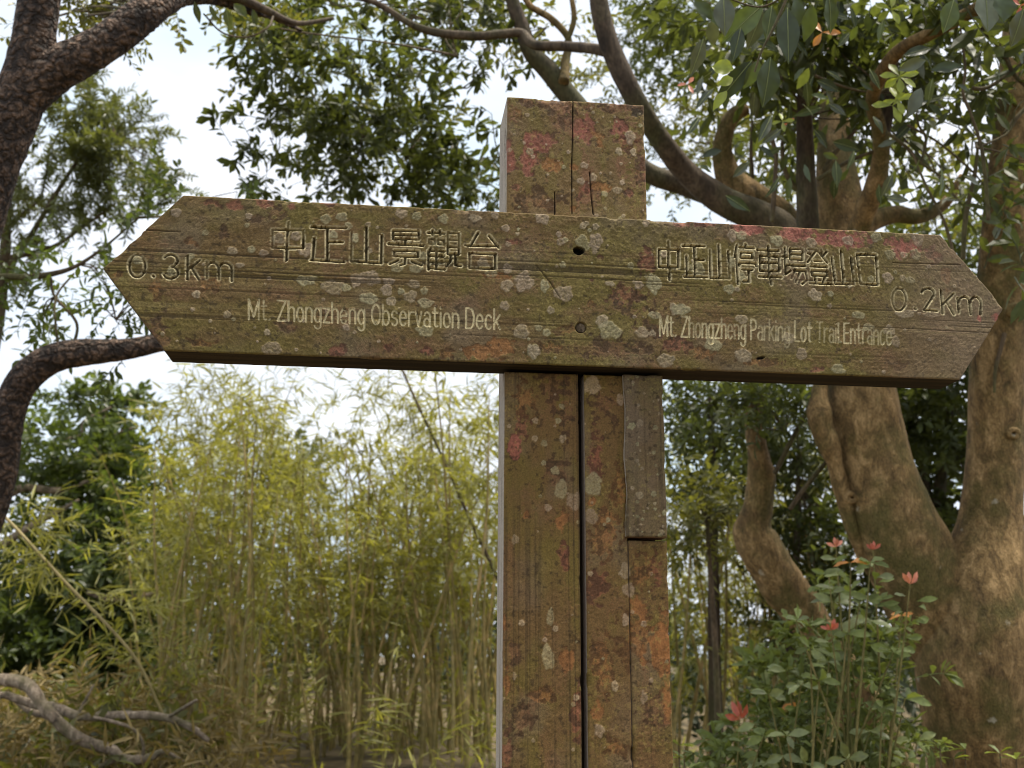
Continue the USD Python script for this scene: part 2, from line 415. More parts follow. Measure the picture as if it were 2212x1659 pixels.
def paint(X, Z, along_x, seed, patches, lichens, olive=0.5, grey=0.0, n_small=60, crust=1.0, maroon=0.6):
    """Colour and relief (metres, + is outwards) of an old painted timber face under algae and lichen."""
    u, w = (X, Z) if along_x else (Z, X)
    big, mid, fine = fb2(X * 9, Z * 9, seed), fb2(u * 22, w * 60, seed + 1), fb2(X * 330, Z * 330, seed + 2, 3)
    c = BROWN + (OLIVE - BROWN) * sm(0.62 - 0.45 * olive, 0.92 - 0.45 * olive, big * 0.6 + mid * 0.5)[..., None]
    c = lerp(c, GREYB, np.clip(sm(0.5, 0.75, fb2(X * 14 + 5, Z * 14, seed + 3)) * 0.55 + grey, 0, 1))
    # a blotchy skin of rust brown breaking through
    c = lerp(c, MAROON, maroon * sm(0.55, 0.72, fb2(u * 16, w * 34, seed + 4) * 0.8 + fine * 0.25))
    h = np.zeros_like(X)
    cr = sm(0.42, 0.6, fb2(X * 55, Z * 55, seed + 6, 4) * 0.8 + fine * 0.25)
    h += 0.0005 * cr * crust + 0.0006 * (fine - 0.5) * crust
    bare = np.zeros_like(X)
    n25, n90 = fb2(u * 30, w * 70, seed + 7), fb2(X * 150, Z * 150, seed + 8, 3)
    for (px, pz, rx, rz, col) in patches:
        if col in (0, 2):
            rx, rz = rx * 1.25, rz * 1.2
        near = (np.abs(X - px) < rx * 2.2) & (np.abs(Z - pz) < rz * 2.2)
        if not near.any():
            continue
        r = np.hypot((X[near] - px) / rx, (Z[near] - pz) / rz)
        m = sm(-0.14, 0.22, 0.85 - r + (n25[near] - 0.5) * 1.5 + (n90[near] - 0.5) * (2.3 if col >= 10 else 1.0 if col == 5 else 1.3))
        kk = [RED, PINK, ORANGE, MAROON, DARK * 0.9 + 0.02, RED * np.array([0.98, 1.05, 1.05])][int(col) % 10]
        m = m * ({0: 0.66, 3: 0.6}.get(int(col), 0.88) if col < 10 else 0.55)
        kk = kk * (0.86 + 0.3 * fb2(u[near] * 40, w[near] * 500, seed + 12)[..., None])
        c[near] = lerp(c[near], kk, m)
        bare[near] = np.maximum(bare[near], m)
    h -= 0.0006 * bare * crust
    # dark crumbs along the ragged edge of the crust
    c = lerp(c, DARK, 0.65 * np.clip(4 * bare * (1 - bare), 0, 1) * sm(0.45, 0.62, n90))
    c = lerp(c, DARK, 0.6 * sm(0.66, 0.76, fb2(X * 170 + 3, Z * 170, seed + 15, 3)))
    c = lerp(c, np.array([0.36, 0.30, 0.11]), 0.42 * sm(0.60, 0.74, fb2(X * 240, Z * 240 + 7, seed + 16, 3)) * sm(0.4, 0.6, big))
    rng = np.random.default_rng(seed)
    small = [(rng.uniform(X.min(), X.max()), rng.uniform(Z.min(), Z.max()), r_, r_, k_) for r_, k_ in zip(rng.uniform(0.0008, 0.0042, n_small) * rng.uniform(0.4, 1, n_small), rng.integers(0, 3, n_small))]
    lich = [(a, b, r1 * 1.14, r2 * 1.14, rng.integers(0, 3)) for a, b, r1, r2, _ in lichens] + small
    nl, ns = fb2(X * 110, Z * 110, seed + 9, 4), fb2(X * 620, Z * 620, seed + 10, 2)
    lm = np.zeros_like(X)
    for (px, pz, rx, rz, k) in lich:
        near = (np.abs(X - px) < rx * 1.7) & (np.abs(Z - pz) < rz * 1.7)
        if not near.any():
            continue
        dx, dz = (X[near] - px) / rx, (Z[near] - pz) / rz
        r = np.hypot(dx, dz)
        a = np.arctan2(dz, dx)
        edge = 1.0 + 0.06 * np.sin(3 * a + px * 900) + 0.06 * np.sin(5 * a + pz * 700) + 0.8 * (nl[near] - 0.5)
        m = sm(0.0, 0.2, edge - r)
        body = np.clip(0.62 + 0.55 * (ns[near] - 0.5) * 2 + 0.3 * r, 0.15, 1)
        col = [np.array([0.42, 0.35, 0.255]), np.array([0.385, 0.36, 0.235]), np.array([0.405, 0.325, 0.25])][int(k)] * (0.86 + 0.28 * _h(np.int64(px * 1e4), np.int64(pz * 1e4), 0, 5))
        c[near] = lerp(c[near], col, m * body * (0.68 + 0.3 * _h(np.int64(px * 3e4), np.int64(pz * 3e4), 0, 8)))
        lm[near] = np.maximum(lm[near], m * body)
    h += 0.0007 * lm
    return c, h, fine, n90


def panel(X, Z, h, col, y0, thick, side_col, parent, name, round_edge=0.002, side_layers=8, mat='weathered_timber', label=None, side_shift=None):
    """A timber face on the plane y = y0 as a relief grid (rows bottom to top), with its edges and back, all ONE mesh."""
    nv, nu = X.shape
    # distance to the border in grid terms, so that arrises are slightly worn
    wd = np.minimum(np.arange(nu), np.arange(nu)[::-1])[None, :] * (X[:, -1:] - X[:, :1]) / (nu - 1)
    hd = np.minimum(np.arange(nv), np.arange(nv)[::-1])[:, None] * (Z[-1, 0] - Z[0, 0]) / (nv - 1) * np.ones_like(X)
    wear = round_edge * (0.5 + 0.9 * fb2(X * 60, Z * 60, 91)) + 0.0055 * sm(0.60, 0.74, fb2(X * 34, Z * 34, 92)) * (Z.max() - Z.min() > 0.02)
    e = np.minimum(wd, hd)
    drop = wear * (1 - np.sqrt(np.clip(1 - (1 - np.clip(e / wear, 0, 1)) ** 2, 0, 1)))
    Y = y0 - h + drop
    V = [np.stack([X, Y, Z], -1).reshape(-1, 3)]
    C = [col.reshape(-1, 3)]
    F = [tris(quads(nu, nv))]
    idx = np.concatenate([np.arange(nu), np.arange(1, nv) * nu + nu - 1, (nv - 1) * nu + np.arange(nu - 2, -1, -1), np.arange(nv - 2, 0, -1) * nu])
    loop = V[0][idx]
    kinds = np.concatenate([np.full(nu, 0), np.full(nv - 1, 1), np.full(nu - 1, 2), np.full(nv - 2, 3)])  # bottom, right, top, left
    n = len(idx)
    base = len(V[0])
    t = np.linspace(0, 1, side_layers)[:, None]
    S = np.repeat(loop[None], side_layers, 0)
    S[..., 1] = loop[None, :, 1] + t * (y0 + thick - loop[None, :, 1])
    V.append(S.reshape(-1, 3))
    C.append(side_col(S.reshape(-1, 3), np.tile(kinds, side_layers)))
    i = np.arange(n); i2 = (i + 1) % n
    for k in range(side_layers - 1):
        a = base + k * n
        F.append(tris(np.stack([a + i2, a + i, a + n + i, a + n + i2], 1)))
    b0 = base + S.reshape(-1, 3).shape[0]
    corner = [0, nu - 1, len(loop) - (nv - 2) - (nu - 1) + nu - 2 if False else nu - 1 + nv - 1, nu - 1 + nv - 1 + nu - 1]
    ring = loop.copy(); ring[:, 1] = y0 + thick
    cen = ring.mean(0)
    V.append(np.vstack([ring, cen])); C.append(np.tile(BROWN * 0.8, (n + 1, 1)))
    F.append(np.stack([b0 + i, np.full(n, b0 + n), b0 + i2], 1))
    F[0] = F[0][:, [0, 1, 2]]
    return obj(name, (np.vstack(V), np.vstack(F)), mat, parent, smooth=True, label=label, color=np.vstack(C))


# --- lettering: single strokes, as a router cuts them
def arc(cx, cy, rx, ry, a0, a1, n=14):
    t = np.radians(np.linspace(a0, a1, n))
    return [(cx + rx * math.cos(q), cy + ry * math.sin(q)) for q in t]


GL = {
    'M': (0.62, [[(0, 0), (0, 1), (0.31, 0.12), (0.62, 1), (0.62, 0)]]),
    't': (0.30, [[(0.13, 0.95), (0.13, 0.12), (0.2, 0.01), (0.3, 0.03)], [(0, 0.7), (0.3, 0.7)]]),
    '.': (0.05, [[(0.0, 0.0), (0.04, 0.04)]]),
    'Z': (0.5, [[(0, 1), (0.5, 1), (0, 0), (0.5, 0)]]),
    'h': (0.36, [[(0, 0), (0, 1)], [(0, 0.48)] + arc(0.18, 0.5, 0.18, 0.2, 170, 0) + [(0.36, 0)]]),
    'n': (0.36, [[(0, 0), (0, 0.7)], [(0, 0.48)] + arc(0.18, 0.5, 0.18, 0.2, 170, 0) + [(0.36, 0)]]),
    'm': (0.74, [[(0, 0), (0, 0.7)], [(0, 0.48)] + arc(0.185, 0.5, 0.185, 0.2, 170, 0) + [(0.37, 0)], [(0.37, 0.48)] + arc(0.555, 0.5, 0.185, 0.2, 170, 0) + [(0.74, 0)]]),
    'o': (0.38, [arc(0.19, 0.35, 0.19, 0.35, 0, 360, 22)]),
    'g': (0.38, [arc(0.19, 0.35, 0.19, 0.35, 0, 360, 22), [(0.38, 0.7), (0.38, -0.12)] + arc(0.19, -0.13, 0.19, 0.2, 0, -160)]),
    'z': (0.36, [[(0, 0.7), (0.36, 0.7), (0, 0), (0.36, 0)]]),
    'e': (0.38, [[(0.0, 0.37), (0.38, 0.37)] + arc(0.19, 0.35, 0.19, 0.35, 4, 320, 20)]),
    'O': (0.5, [arc(0.25, 0.5, 0.25, 0.5, 0, 360, 24)]),
    'b': (0.38, [[(0, 1), (0, 0)], arc(0.19, 0.35, 0.19, 0.35, 0, 360, 22)]),
    's': (0.34, [arc(0.17, 0.525, 0.16, 0.175, 30, 260, 10) + arc(0.17, 0.175, 0.17, 0.175, 80, -150, 12)]),
    'r': (0.24, [[(0, 0), (0, 0.7)], [(0, 0.42)] + arc(0.2, 0.45, 0.2, 0.24, 170, 70, 8)]),
    'v': (0.36, [[(0, 0.7), (0.18, 0), (0.36, 0.7)]]),
    'a': (0.36, [[(0.02, 0.56)] + arc(0.18, 0.5, 0.18, 0.2, 150, 0, 10) + [(0.36, 0)], arc(0.18, 0.2, 0.18, 0.2, 0, 360, 16)]),
    'i': (0.04, [[(0.02, 0), (0.02, 0.7)], [(0.02, 0.92), (0.02, 0.97)]]),
    'l': (0.04, [[(0.02, 0), (0.02, 1)]]),
    'D': (0.48, [[(0, 0), (0, 1), (0.25, 1)] + arc(0.22, 0.5, 0.26, 0.5, 80, -80, 14) + [(0, 0)]]),
    'c': (0.36, [arc(0.19, 0.35, 0.19, 0.35, 40, 320, 18)]),
    'k': (0.36, [[(0, 0), (0, 1)], [(0.34, 0.7), (0, 0.28)], [(0.12, 0.42), (0.36, 0)]]),
    'P': (0.42, [[(0, 0), (0, 1), (0.22, 1)] + arc(0.22, 0.74, 0.2, 0.26, 80, -90, 10) + [(0, 0.48)]]),
    'L': (0.36, [[(0, 1), (0, 0), (0.36, 0)]]),
    'T': (0.44, [[(0, 1), (0.44, 1)], [(0.22, 1), (0.22, 0)]]),
    'E': (0.38, [[(0.38, 1), (0, 1), (0, 0), (0.38, 0)], [(0, 0.52), (0.32, 0.52)]]),
}


def text_line(s, x0, y0, x1, y1, cap):
    """Strokes (in 2560-wide picture pixels) of a line of text whose baseline runs from (x0, y0) to (x1, y1)."""
    adv, out = 0.0, []
    gap, space = 0.17, 0.30
    total = sum(space if ch == ' ' else GL[ch][0] + gap for ch in s) - gap
    k = math.hypot(x1 - x0, y1 - y0) / total
    dx, dy = (x1 - x0) / (total * k), (y1 - y0) / (total * k)
    for ch in s:
        if ch == ' ':
            adv += space
            continue
        for st in GL[ch][1]:
            out.append([(x0 + (adv + p[0]) * k * dx, y0 + (adv + p[0]) * k * dy - p[1] * cap) for p in st])
        adv += GL[ch][0] + gap
    return out


def zm(strokes, k, ox, oy):
    return [[(ox + x / k, oy + y / k) for x, y in s] for s in strokes]


def box_s(x0, y0, x1, y1, sk=0):
    return [(x0, y0), (x1, y0 + 6), (x1 + sk, y1 + 6), (x0 + sk, y1), (x0, y0)]


Z1, Z2, Z4, Z5 = (3.607, 240, 460), (3.95, 780, 500), (4.365, 1600, 540), (3.607, 2000, 540)
HAN = []
HAN += zm([box_s(1590, 412, 1868, 575), [(1735, 345), (1722, 480), (1715, 690)]], *Z1)
HAN += zm([[(-6, 268), (335, 278)], [(150, 275), (150, 595)], [(155, 415), (300, 420)], [(22, 375), (5, 590)], [(-12, 592), (318, 612)]], *Z2)
HAN += zm([[(390, 325), (385, 605)], [(537, 268), (535, 600)], [(688, 350), (682, 625)], [(385, 605), (685, 622)]], *Z2)
HAN += zm([box_s(800, 302, 1055, 385), [(800, 342), (1055, 350)], [(920, 395), (920, 430)], [(755, 432), (1095, 450)], box_s(812, 500, 1048, 555), [(920, 565), (915, 630), (870, 640)], [(850, 590), (770, 630)], [(985, 600), (1080, 645)]], *Z2)
HAN += zm([[(1145, 322), (1310, 332)], [(1190, 300), (1190, 345)], [(1265, 303), (1265, 347)], box_s(1155, 385, 1212, 430), box_s(1245, 390, 1305, 435), [(1175, 470), (1150, 520), (1150, 685)], [(1150, 500), (1310, 508)], [(1150, 548), (1300, 556)], [(1150, 605), (1300, 613)],
           [(1150, 672), (1310, 684)], [(1228, 500), (1228, 675)], box_s(1340, 325, 1450, 530), [(1340, 392), (1450, 398)], [(1340, 460), (1450, 466)], [(1372, 540), (1368, 600), (1330, 650)], [(1415, 540), (1418, 640), (1470, 650)]], *Z2)
HAN += zm([[(1640, 320), (1565, 452), (1830, 455)], [(1748, 352), (1845, 470)], [(1512, 448), (1580, 452)], box_s(1555, 528, 1810, 672)], *Z2)
HAN += zm([box_s(208, 362, 420, 552), [(310, 275), (312, 560), (325, 580), (322, 695)]], *Z4)
HAN += zm([[(465, 325), (705, 330)], [(508, 435), (515, 655)], [(592, 332), (600, 655)], [(600, 476), (695, 480)], [(485, 660), (735, 668)]], *Z4)
HAN += zm([[(762, 372), (772, 672)], [(858, 315), (870, 670)], [(964, 382), (978, 680)], [(772, 675), (978, 682)]], *Z4)
HAN += zm([[(1058, 318), (1035, 450)], [(1052, 420), (1070, 740)], [(1085, 340), (1245, 348)], [(1150, 305), (1160, 335)], box_s(1100, 398, 1225, 455), [(1085, 540), (1085, 512), (1268, 518), (1268, 545)], [(1118, 582), (1225, 588)], [(1185, 590), (1192, 712), (1130, 712)]], *Z4)
HAN += zm([[(1280, 372), (1515, 380)], [(1400, 325), (1412, 650), (1435, 745)], box_s(1308, 436, 1515, 598, 6), [(1312, 508), (1515, 514)], [(1300, 660), (1545, 668)]], *Z4)
HAN += zm([[(1580, 345), (1590, 620)], [(1555, 442), (1610, 445)], [(1588, 635), (1640, 600)], box_s(1640, 358, 1775, 470), [(1640, 414), (1775, 420)], [(1600, 535), (1805, 545)], [(1680, 592), (1805, 598), (1825, 700), (1770, 740)], [(1690, 600), (1650, 680)], [(1745, 610), (1700, 720)]], *Z4)
HAN += zm([[(75, 300), (150, 304), (70, 415)], [(70, 335), (100, 350)], [(160, 315), (245, 420)], [(190, 305), (205, 345)], [(240, 320), (205, 365)], [(130, 405), (195, 408)], [(95, 455), (245, 460)], box_s(108, 492, 245, 535), [(135, 560), (150, 600)], [(222, 560), (210, 600)], [(90, 605), (285, 615)]], *Z5)
HAN += zm([[(285, 370), (318, 610)], [(368, 312), (395, 605)], [(458, 372), (485, 615)], [(318, 610), (485, 616)]], *Z5)
HAN += zm([[(512, 345), (685, 350), (700, 620), (545, 612), (512, 345)]], *Z5)
NUM = zm([arc(370, 740, 72, 100, 0, 360, 28), [(512, 826), (520, 832)], arc(672, 690, 62, 55, -150, 80, 14) + arc(672, 798, 66, 54, -70, 160, 14)[0:], [(826, 640), (822, 860)], [(935, 690), (826, 775)], [(862, 755), (928, 862)],
          [(1000, 700), (998, 850)], [(1000, 760)] + arc(1052, 760, 52, 52, 190, 360, 10) + [(1108, 860)], [(1108, 765)] + arc(1165, 765, 58, 52, 190, 360, 10) + [(1222, 872)]], *Z1)
NUM += zm([arc(892, 752, 62, 100, 0, 360, 28), [(1034, 834), (1042, 840)], [(1098, 690)] + arc(1152, 700, 56, 48, -160, 20, 12) + [(1120, 848), (1238, 856)], [(1268, 660), (1288, 880)], [(1385, 700), (1285, 800)], [(1318, 770), (1388, 888)],
           [(1420, 740), (1432, 870)], [(1425, 790)] + arc(1478, 790, 50, 62, 190, 360, 10) + [(1540, 885)], [(1530, 800)] + arc(1582, 795, 50, 65, 190, 360, 10) + [(1628, 892)]], *Z5)
ENG = text_line('Mt. Zhongzheng Observation Deck', 622, 798, 1250, 823, 50) + text_line('Mt. Zhongzheng Parking Lot Trail Entrance', 1650, 839, 2228, 862, 50)


def stroke_dist(X, Z, strokes, y, reach=0.006):
    D = np.full(X.shape, 1.0)
    zrow = Z[:, 0]
    for s in strokes:
        P = [on_plane(p[0] * K, p[1] * K, y) for p in s]
        for a, b in zip(P[:-1], P[1:]):
            z0, z1 = min(a[2], b[2]) - reach, max(a[2], b[2]) + reach
            r0, r1 = np.searchsorted(zrow, z0), np.searchsorted(zrow, z1)
            if r1 <= r0:
                continue
            xr = X[(r0 + r1) // 2]
            c0, c1 = np.searchsorted(xr, min(a[0], b[0]) - reach * 2), np.searchsorted(xr, max(a[0], b[0]) + reach * 2)
            x, z = X[r0:r1, c0:c1], Z[r0:r1, c0:c1]
            d = np.array([b[0] - a[0], b[2] - a[2]])
            t = np.clip(((x - a[0]) * d[0] + (z - a[2]) * d[1]) / (d @ d + 1e-12), 0, 1)
            q = np.hypot(x - a[0] - t * d[0], z - a[2] - t * d[1])
            D[r0:r1, c0:c1] = np.minimum(D[r0:r1, c0:c1], q)
    return D


BOARD_PATCH = [(1880, 575, 50, 18, 1), (1990, 588, 55, 28, 1), (2045, 600, 32, 26, 1), (2120, 600, 60, 28, 1), (2145, 612, 28, 16, 1), (2262, 612, 48, 32, 1), (2252, 632, 26, 18, 1), (2335, 640, 20, 26, 11), (1770, 560, 40, 10, 11), (1700, 560, 26, 8, 11),
               (581, 513, 20, 14, 0), (664, 510, 20, 18, 0), (728, 513, 14, 11, 0), (531, 510, 26, 11, 10), (559, 585, 10, 18, 13), (690, 530, 26, 22, 13), (392, 809, 26, 38, 13), (717, 812, 26, 18, 13), (528, 710, 30, 18, 12), (390, 715, 14, 34, 12), (512, 859, 38, 12, 12), (400, 850, 30, 24, 13), (290, 687, 18, 13, 12), (478, 605, 14, 14, 12),
               (841, 877, 18, 13, 0), (967, 872, 18, 15, 10), (1068, 877, 15, 11, 0), (1248, 862, 32, 32, 2), (1198, 880, 44, 18, 2), (1120, 885, 30, 12, 12), (1284, 606, 20, 13, 0), (1241, 690, 36, 9, 2), (1617, 657, 20, 28, 0), (1562, 743, 50, 26, 10), (1587, 773, 64, 20, 13), (1549, 867, 110, 28, 13), (1422, 826, 34, 16, 12), (1380, 866, 34, 16, 12),
               (1623, 826, 50, 28, 13), (1692, 865, 46, 23, 10), (1760, 880, 40, 18, 12), (2363, 684, 13, 20, 2), (2372, 726, 15, 8, 12), (2449, 798, 9, 14, 1), (2493, 796, 13, 15, 1), (2042, 926, 16, 8, 11), (1500, 644, 8, 6, 0), (1480, 700, 10, 6, 0), (1478, 760, 12, 14, 12), (640, 545, 22, 10, 13), (830, 505, 60, 10, 10), (1900, 905, 60, 10, 12), (2260, 912, 30, 10, 12)]
BOARD_LICHEN = [(440, 531, 11), (622, 540, 8), (514, 582, 8), (580, 628, 13, 9), (628, 623, 9), (661, 633, 12, 9), (764, 626, 18), (431, 676, 13), (342, 648, 15, 12), (764, 701, 26, 13), (491, 737, 9), (568, 786, 8), (584, 798, 5), (681, 873, 22, 18), (667, 831, 8), (697, 596, 15), (739, 590, 12), (476, 640, 9), (600, 664, 11, 6), (618, 563, 6),
                (833, 718, 25, 18), (924, 695, 25, 20), (889, 703, 13, 18), (866, 720, 12, 9), (972, 703, 15, 10), (967, 725, 15, 14), (922, 747, 20, 13), (980, 753, 12), (1033, 711, 18, 11), (1003, 728, 12, 9), (1023, 740, 18, 16), (1065, 758, 19, 13), (1061, 727, 10), (1061, 827, 22, 15), (866, 819, 9), (995, 670, 16, 10), (1041, 672, 20, 11), (1058, 639, 13), (853, 543, 14, 11), (813, 549, 13),
                (1005, 535, 15, 13), (1043, 540, 12), (1107, 548, 13, 11), (1190, 545, 15, 9), (1238, 538, 11), (871, 566, 10), (920, 561, 7), (889, 596, 9, 14), (833, 587, 10), (922, 627, 9), (1208, 657, 14), (1226, 685, 16, 8), (1264, 571, 12, 10), (1269, 672, 12), (1312, 705, 22, 26), (1266, 715, 14), (1262, 763, 12), (1302, 830, 20, 17), (1332, 880, 16, 18), (1271, 611, 7), (1293, 584, 6), (1094, 611, 13, 8),
                (1355, 546, 16, 15), (1457, 565, 8), (1467, 559, 6), (1490, 567, 9), (1397, 586, 8), (1414, 601, 8), (1400, 606, 10), (1458, 608, 19, 18), (1488, 606, 17, 26), (1615, 561, 8), (1635, 710, 19, 23), (1597, 713, 10), (1410, 734, 23, 19), (1377, 776, 9), (1503, 802, 16, 14), (1524, 827, 28, 20), (1605, 832, 19, 13), (1630, 834, 12, 9), (1346, 820, 9), (1366, 832, 9), (1334, 880, 16), (1635, 789, 14, 9), (1688, 773, 16), (1666, 902, 19, 17), (1577, 664, 8), (1407, 662, 8), (1526, 710, 12, 7), (1362, 715, 10, 15),
                (1616, 558, 8), (1701, 774, 24, 14), (1742, 673, 19, 17), (1660, 634, 10), (1822, 723, 15, 12), (1843, 723, 7), (1853, 799, 14, 11), (1971, 847, 17, 15), (1781, 861, 24, 17), (1858, 890, 22, 18), (2003, 886, 12, 15), (2038, 739, 16, 14), (1829, 655, 12, 18), (1852, 691, 13), (1829, 590, 11, 15), (1854, 588, 14), (1941, 602, 17, 13), (2028, 606, 14), (2219, 697, 15), (2255, 694, 9), (2274, 700, 12, 8), (2075, 735, 8), (2260, 784, 24, 10), (2330, 787, 22, 8), (2147, 787, 18, 10), (2170, 818, 15, 11), (2222, 825, 15, 14), (2238, 853, 12, 14), (2094, 922, 19, 13), (2224, 637, 14), (2288, 637, 12, 14), (2260, 637, 9), (2178, 697, 8), (2191, 593, 16, 14), (2294, 595, 16, 20), (2122, 601, 15, 12), (2124, 714, 8)]

sign = thing('signpost', 'old wooden signpost with two-pointed engraved trail board, covered in lichen', 'signpost')


def side_grey(P, k):
    n = fb2(P[:, 1] * 260, P[:, 2] * 5, 41, 3) * 0.6 + fb2(P[:, 1] * 900, P[:, 2] * 14, 42, 2) * 0.4
    grey_c = lerp(np.tile(WEATHERED, (len(P), 1)), np.array([0.25, 0.21, 0.17]), sm(0.5, 0.75, n))
    grey_c = lerp(grey_c, DARK, 0.9 * sm(0.66, 0.74, n))
    n2 = fb2(P[:, 2] * 9, P[:, 1] * 90, 44)
    red = lerp(np.tile(MAROON * 1.1, (len(P), 1)), ORANGE * 1.05, sm(0.35, 0.6, n2))
    out = np.where((k == 3)[:, None], grey_c, red)
    return np.where(((k == 2) | (k == 0))[:, None], (MAROON * 0.7 + 0.05) * (0.6 + 0.8 * n[:, None]), out)


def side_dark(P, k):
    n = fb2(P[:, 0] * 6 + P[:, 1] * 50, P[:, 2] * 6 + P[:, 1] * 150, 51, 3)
    c = lerp(np.tile(np.array([0.022, 0.016, 0.012]), (len(P), 1)), np.array([0.05, 0.036, 0.024]), sm(0.45, 0.75, n))  # contact shadow under the board, painted dark into bottom and end edges
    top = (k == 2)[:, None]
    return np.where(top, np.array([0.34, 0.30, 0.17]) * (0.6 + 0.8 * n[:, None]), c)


# board: 1.2 m from tip to tip
ZC, BH, BT = 1.9676, 0.2082, 0.0546
zt, zb = ZC + BH / 2, ZC - BH / 2
nv, nu = 232, 1340
zz = np.concatenate([np.linspace(zb, ZC, nv // 2, endpoint=False), np.linspace(ZC, zt, nv // 2 + 1)])
tt = (zz - ZC) / (BH / 2)
xl = np.where(tt > 0, -0.6 + 0.0907 * tt, -0.6 - 0.0838 * tt)
xr = np.where(tt > 0, 0.6 - 0.0832 * tt, 0.6 + 0.0753 * tt)
ss = np.linspace(0, 1, nu)[None, :]
X = xl[:, None] + (xr - xl)[:, None] * ss
Z = np.repeat(zz[:, None], nu, 1)
col, h, fine, n90 = paint(X, Z, True, 11, spots_uv(BOARD_PATCH, 0.0), spots_uv(BOARD_LICHEN, 0.0), olive=0.58, n_small=170, maroon=0.42)
col = col * 0.74
col = lerp(col, GREYB, 0.6 * sm(0.42, 0.62, X + 0.1 * fb2(X * 20, Z * 20, 77)) * (1 - np.clip(np.abs(col[..., 0] - 0.3) * 0, 0, 1)) * np.where(col[..., 0] > 0.28, 0.1, 1))
# grain that has weathered out in lines along the board, mostly across its middle
zw = Z + 0.004 * (fb2(X * 2.2, Z * 14, 60, 2) - 0.5)
ln = 0.55 * vn2(X * 1.6, zw * 420, 61) + 0.45 * vn2(X * 3.1, zw * 900, 62)
belt = sm(0.33, 0.58, fb2(X * 2.6, Z * 34, 63, 3)) * np.exp(-((Z - ZC + 0.012) / 0.062) ** 4)
line = sm(0.57, 0.76, ln) * belt
ridge = sm(0.60, 0.80, 1 - ln) * belt
h -= 0.0011 * line
col = lerp(col, DARK, 0.72 * line)
col = lerp(col, np.array([0.33, 0.27, 0.13]), 0.30 * ridge)
for (a, b) in (((360, 575), (450, 580)), ((2232, 657), (2400, 662)), ((1340, 662), (1375, 705)), ((1375, 705), (1400, 745)), ((1990, 700), (2150, 704))):
    D = stroke_dist(X, Z, [[a, b]], 0.0)
    m = sm(0.0012, 0.0003, D)
    h -= 0.0015 * m
    col = lerp(col, DARK, 0.6 * m)
# cuts
DH, DN, DE = stroke_dist(X, Z, HAN, 0.0), stroke_dist(X, Z, NUM, 0.0), stroke_dist(X, Z, ENG, 0.0)
flake = fb2(X * 420, Z * 420, 70, 3)
flake2 = fb2(X * 90, Z * 90, 71, 3)
for D, half, depth, inner, k in ((DH, 0.0017, 0.0058, 0.0, 0.95), (DN, 0.0016, 0.0038, 0.0, 0.75), (DE, 0.00085, 0.0013, 1.0, 0.86)):
    cut = sm(half + 0.0002, half - 0.0007, D)
    lost = sm(0.57, 0.67, fb2(X * 38, Z * 38, 72, 3) + 0.08 * sm(0.1, 0.5, X) * inner)
    cut = cut * (1 - 0.75 * lost)
    h = h * (1 - 0.7 * cut) - depth * cut
    col = lerp(col, np.array([0.07, 0.055, 0.026]), 0.9 * cut * (1 - inner))
    ring = np.exp(-((D - half - 0.0004) / 0.0010) ** 2)
    if inner:
        ring = sm(half + 0.0006, half - 0.0001, D)
    keep = sm(0.36, 0.54, flake * 0.75 + flake2 * 0.42 - 0.05 + 0.14 * inner)
    col = lerp(col, CREAM, k * np.clip(ring * keep * (1 - 0.6 * lost), 0, 1))
# nail hole with torn lip, and a small split
ph = on_plane(1448 * K, 628 * K, 0.0)
r = np.hypot((X - ph[0]) / 1.35, Z - ph[2] - 0.2 * np.abs(X - ph[0])) + 0.0016 * (flake2 - 0.5) * 2
h -= 0.014 * sm(0.0056, 0.0040, r)
col = lerp(col, np.array([0.012, 0.01, 0.008]), sm(0.0062, 0.0046, r))
p2 = on_plane(1902 * K, 895 * K, 0.0)
r = np.hypot((X - p2[0]) / 3.2, Z - p2[2] - 0.2 * (X - p2[0]))
h -= 0.005 * sm(0.0022, 0.0010, r); col = lerp(col, DARK * 0.2, sm(0.0024, 0.0012, r))
pb = on_plane(1452 * K, 819 * K, 0.0)
r = np.hypot(X - pb[0], Z - pb[2])
h -= 0.004 * sm(0.0078, 0.0068, r)
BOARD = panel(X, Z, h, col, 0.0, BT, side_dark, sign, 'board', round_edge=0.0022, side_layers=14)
# round plug sunk in its hole
a = np.linspace(0, 2 * np.pi, 40, endpoint=False)
rr = np.array([0.0, 0.0035, 0.0058, 0.0064, 0.0064])
yy = np.array([0.0012, 0.0013, 0.0016, 0.0024, 0.012])
PV = np.stack([pb[0] + rr[:, None] * np.cos(a), np.repeat(yy[:, None], 40, 1), pb[2] + rr[:, None] * np.sin(a)], -1).reshape(-1, 3)
pc = lerp(np.tile(GREYB * 0.8, (len(PV), 1)), DARK, sm(0.4, 0.7, fb2(PV[:, 0] * 300, PV[:, 2] * 90, 8)))
obj('bolt_plug', (PV, quads(40, 5, True)[:, ::-1]), 'weathered_timber', BOARD, color=pc)

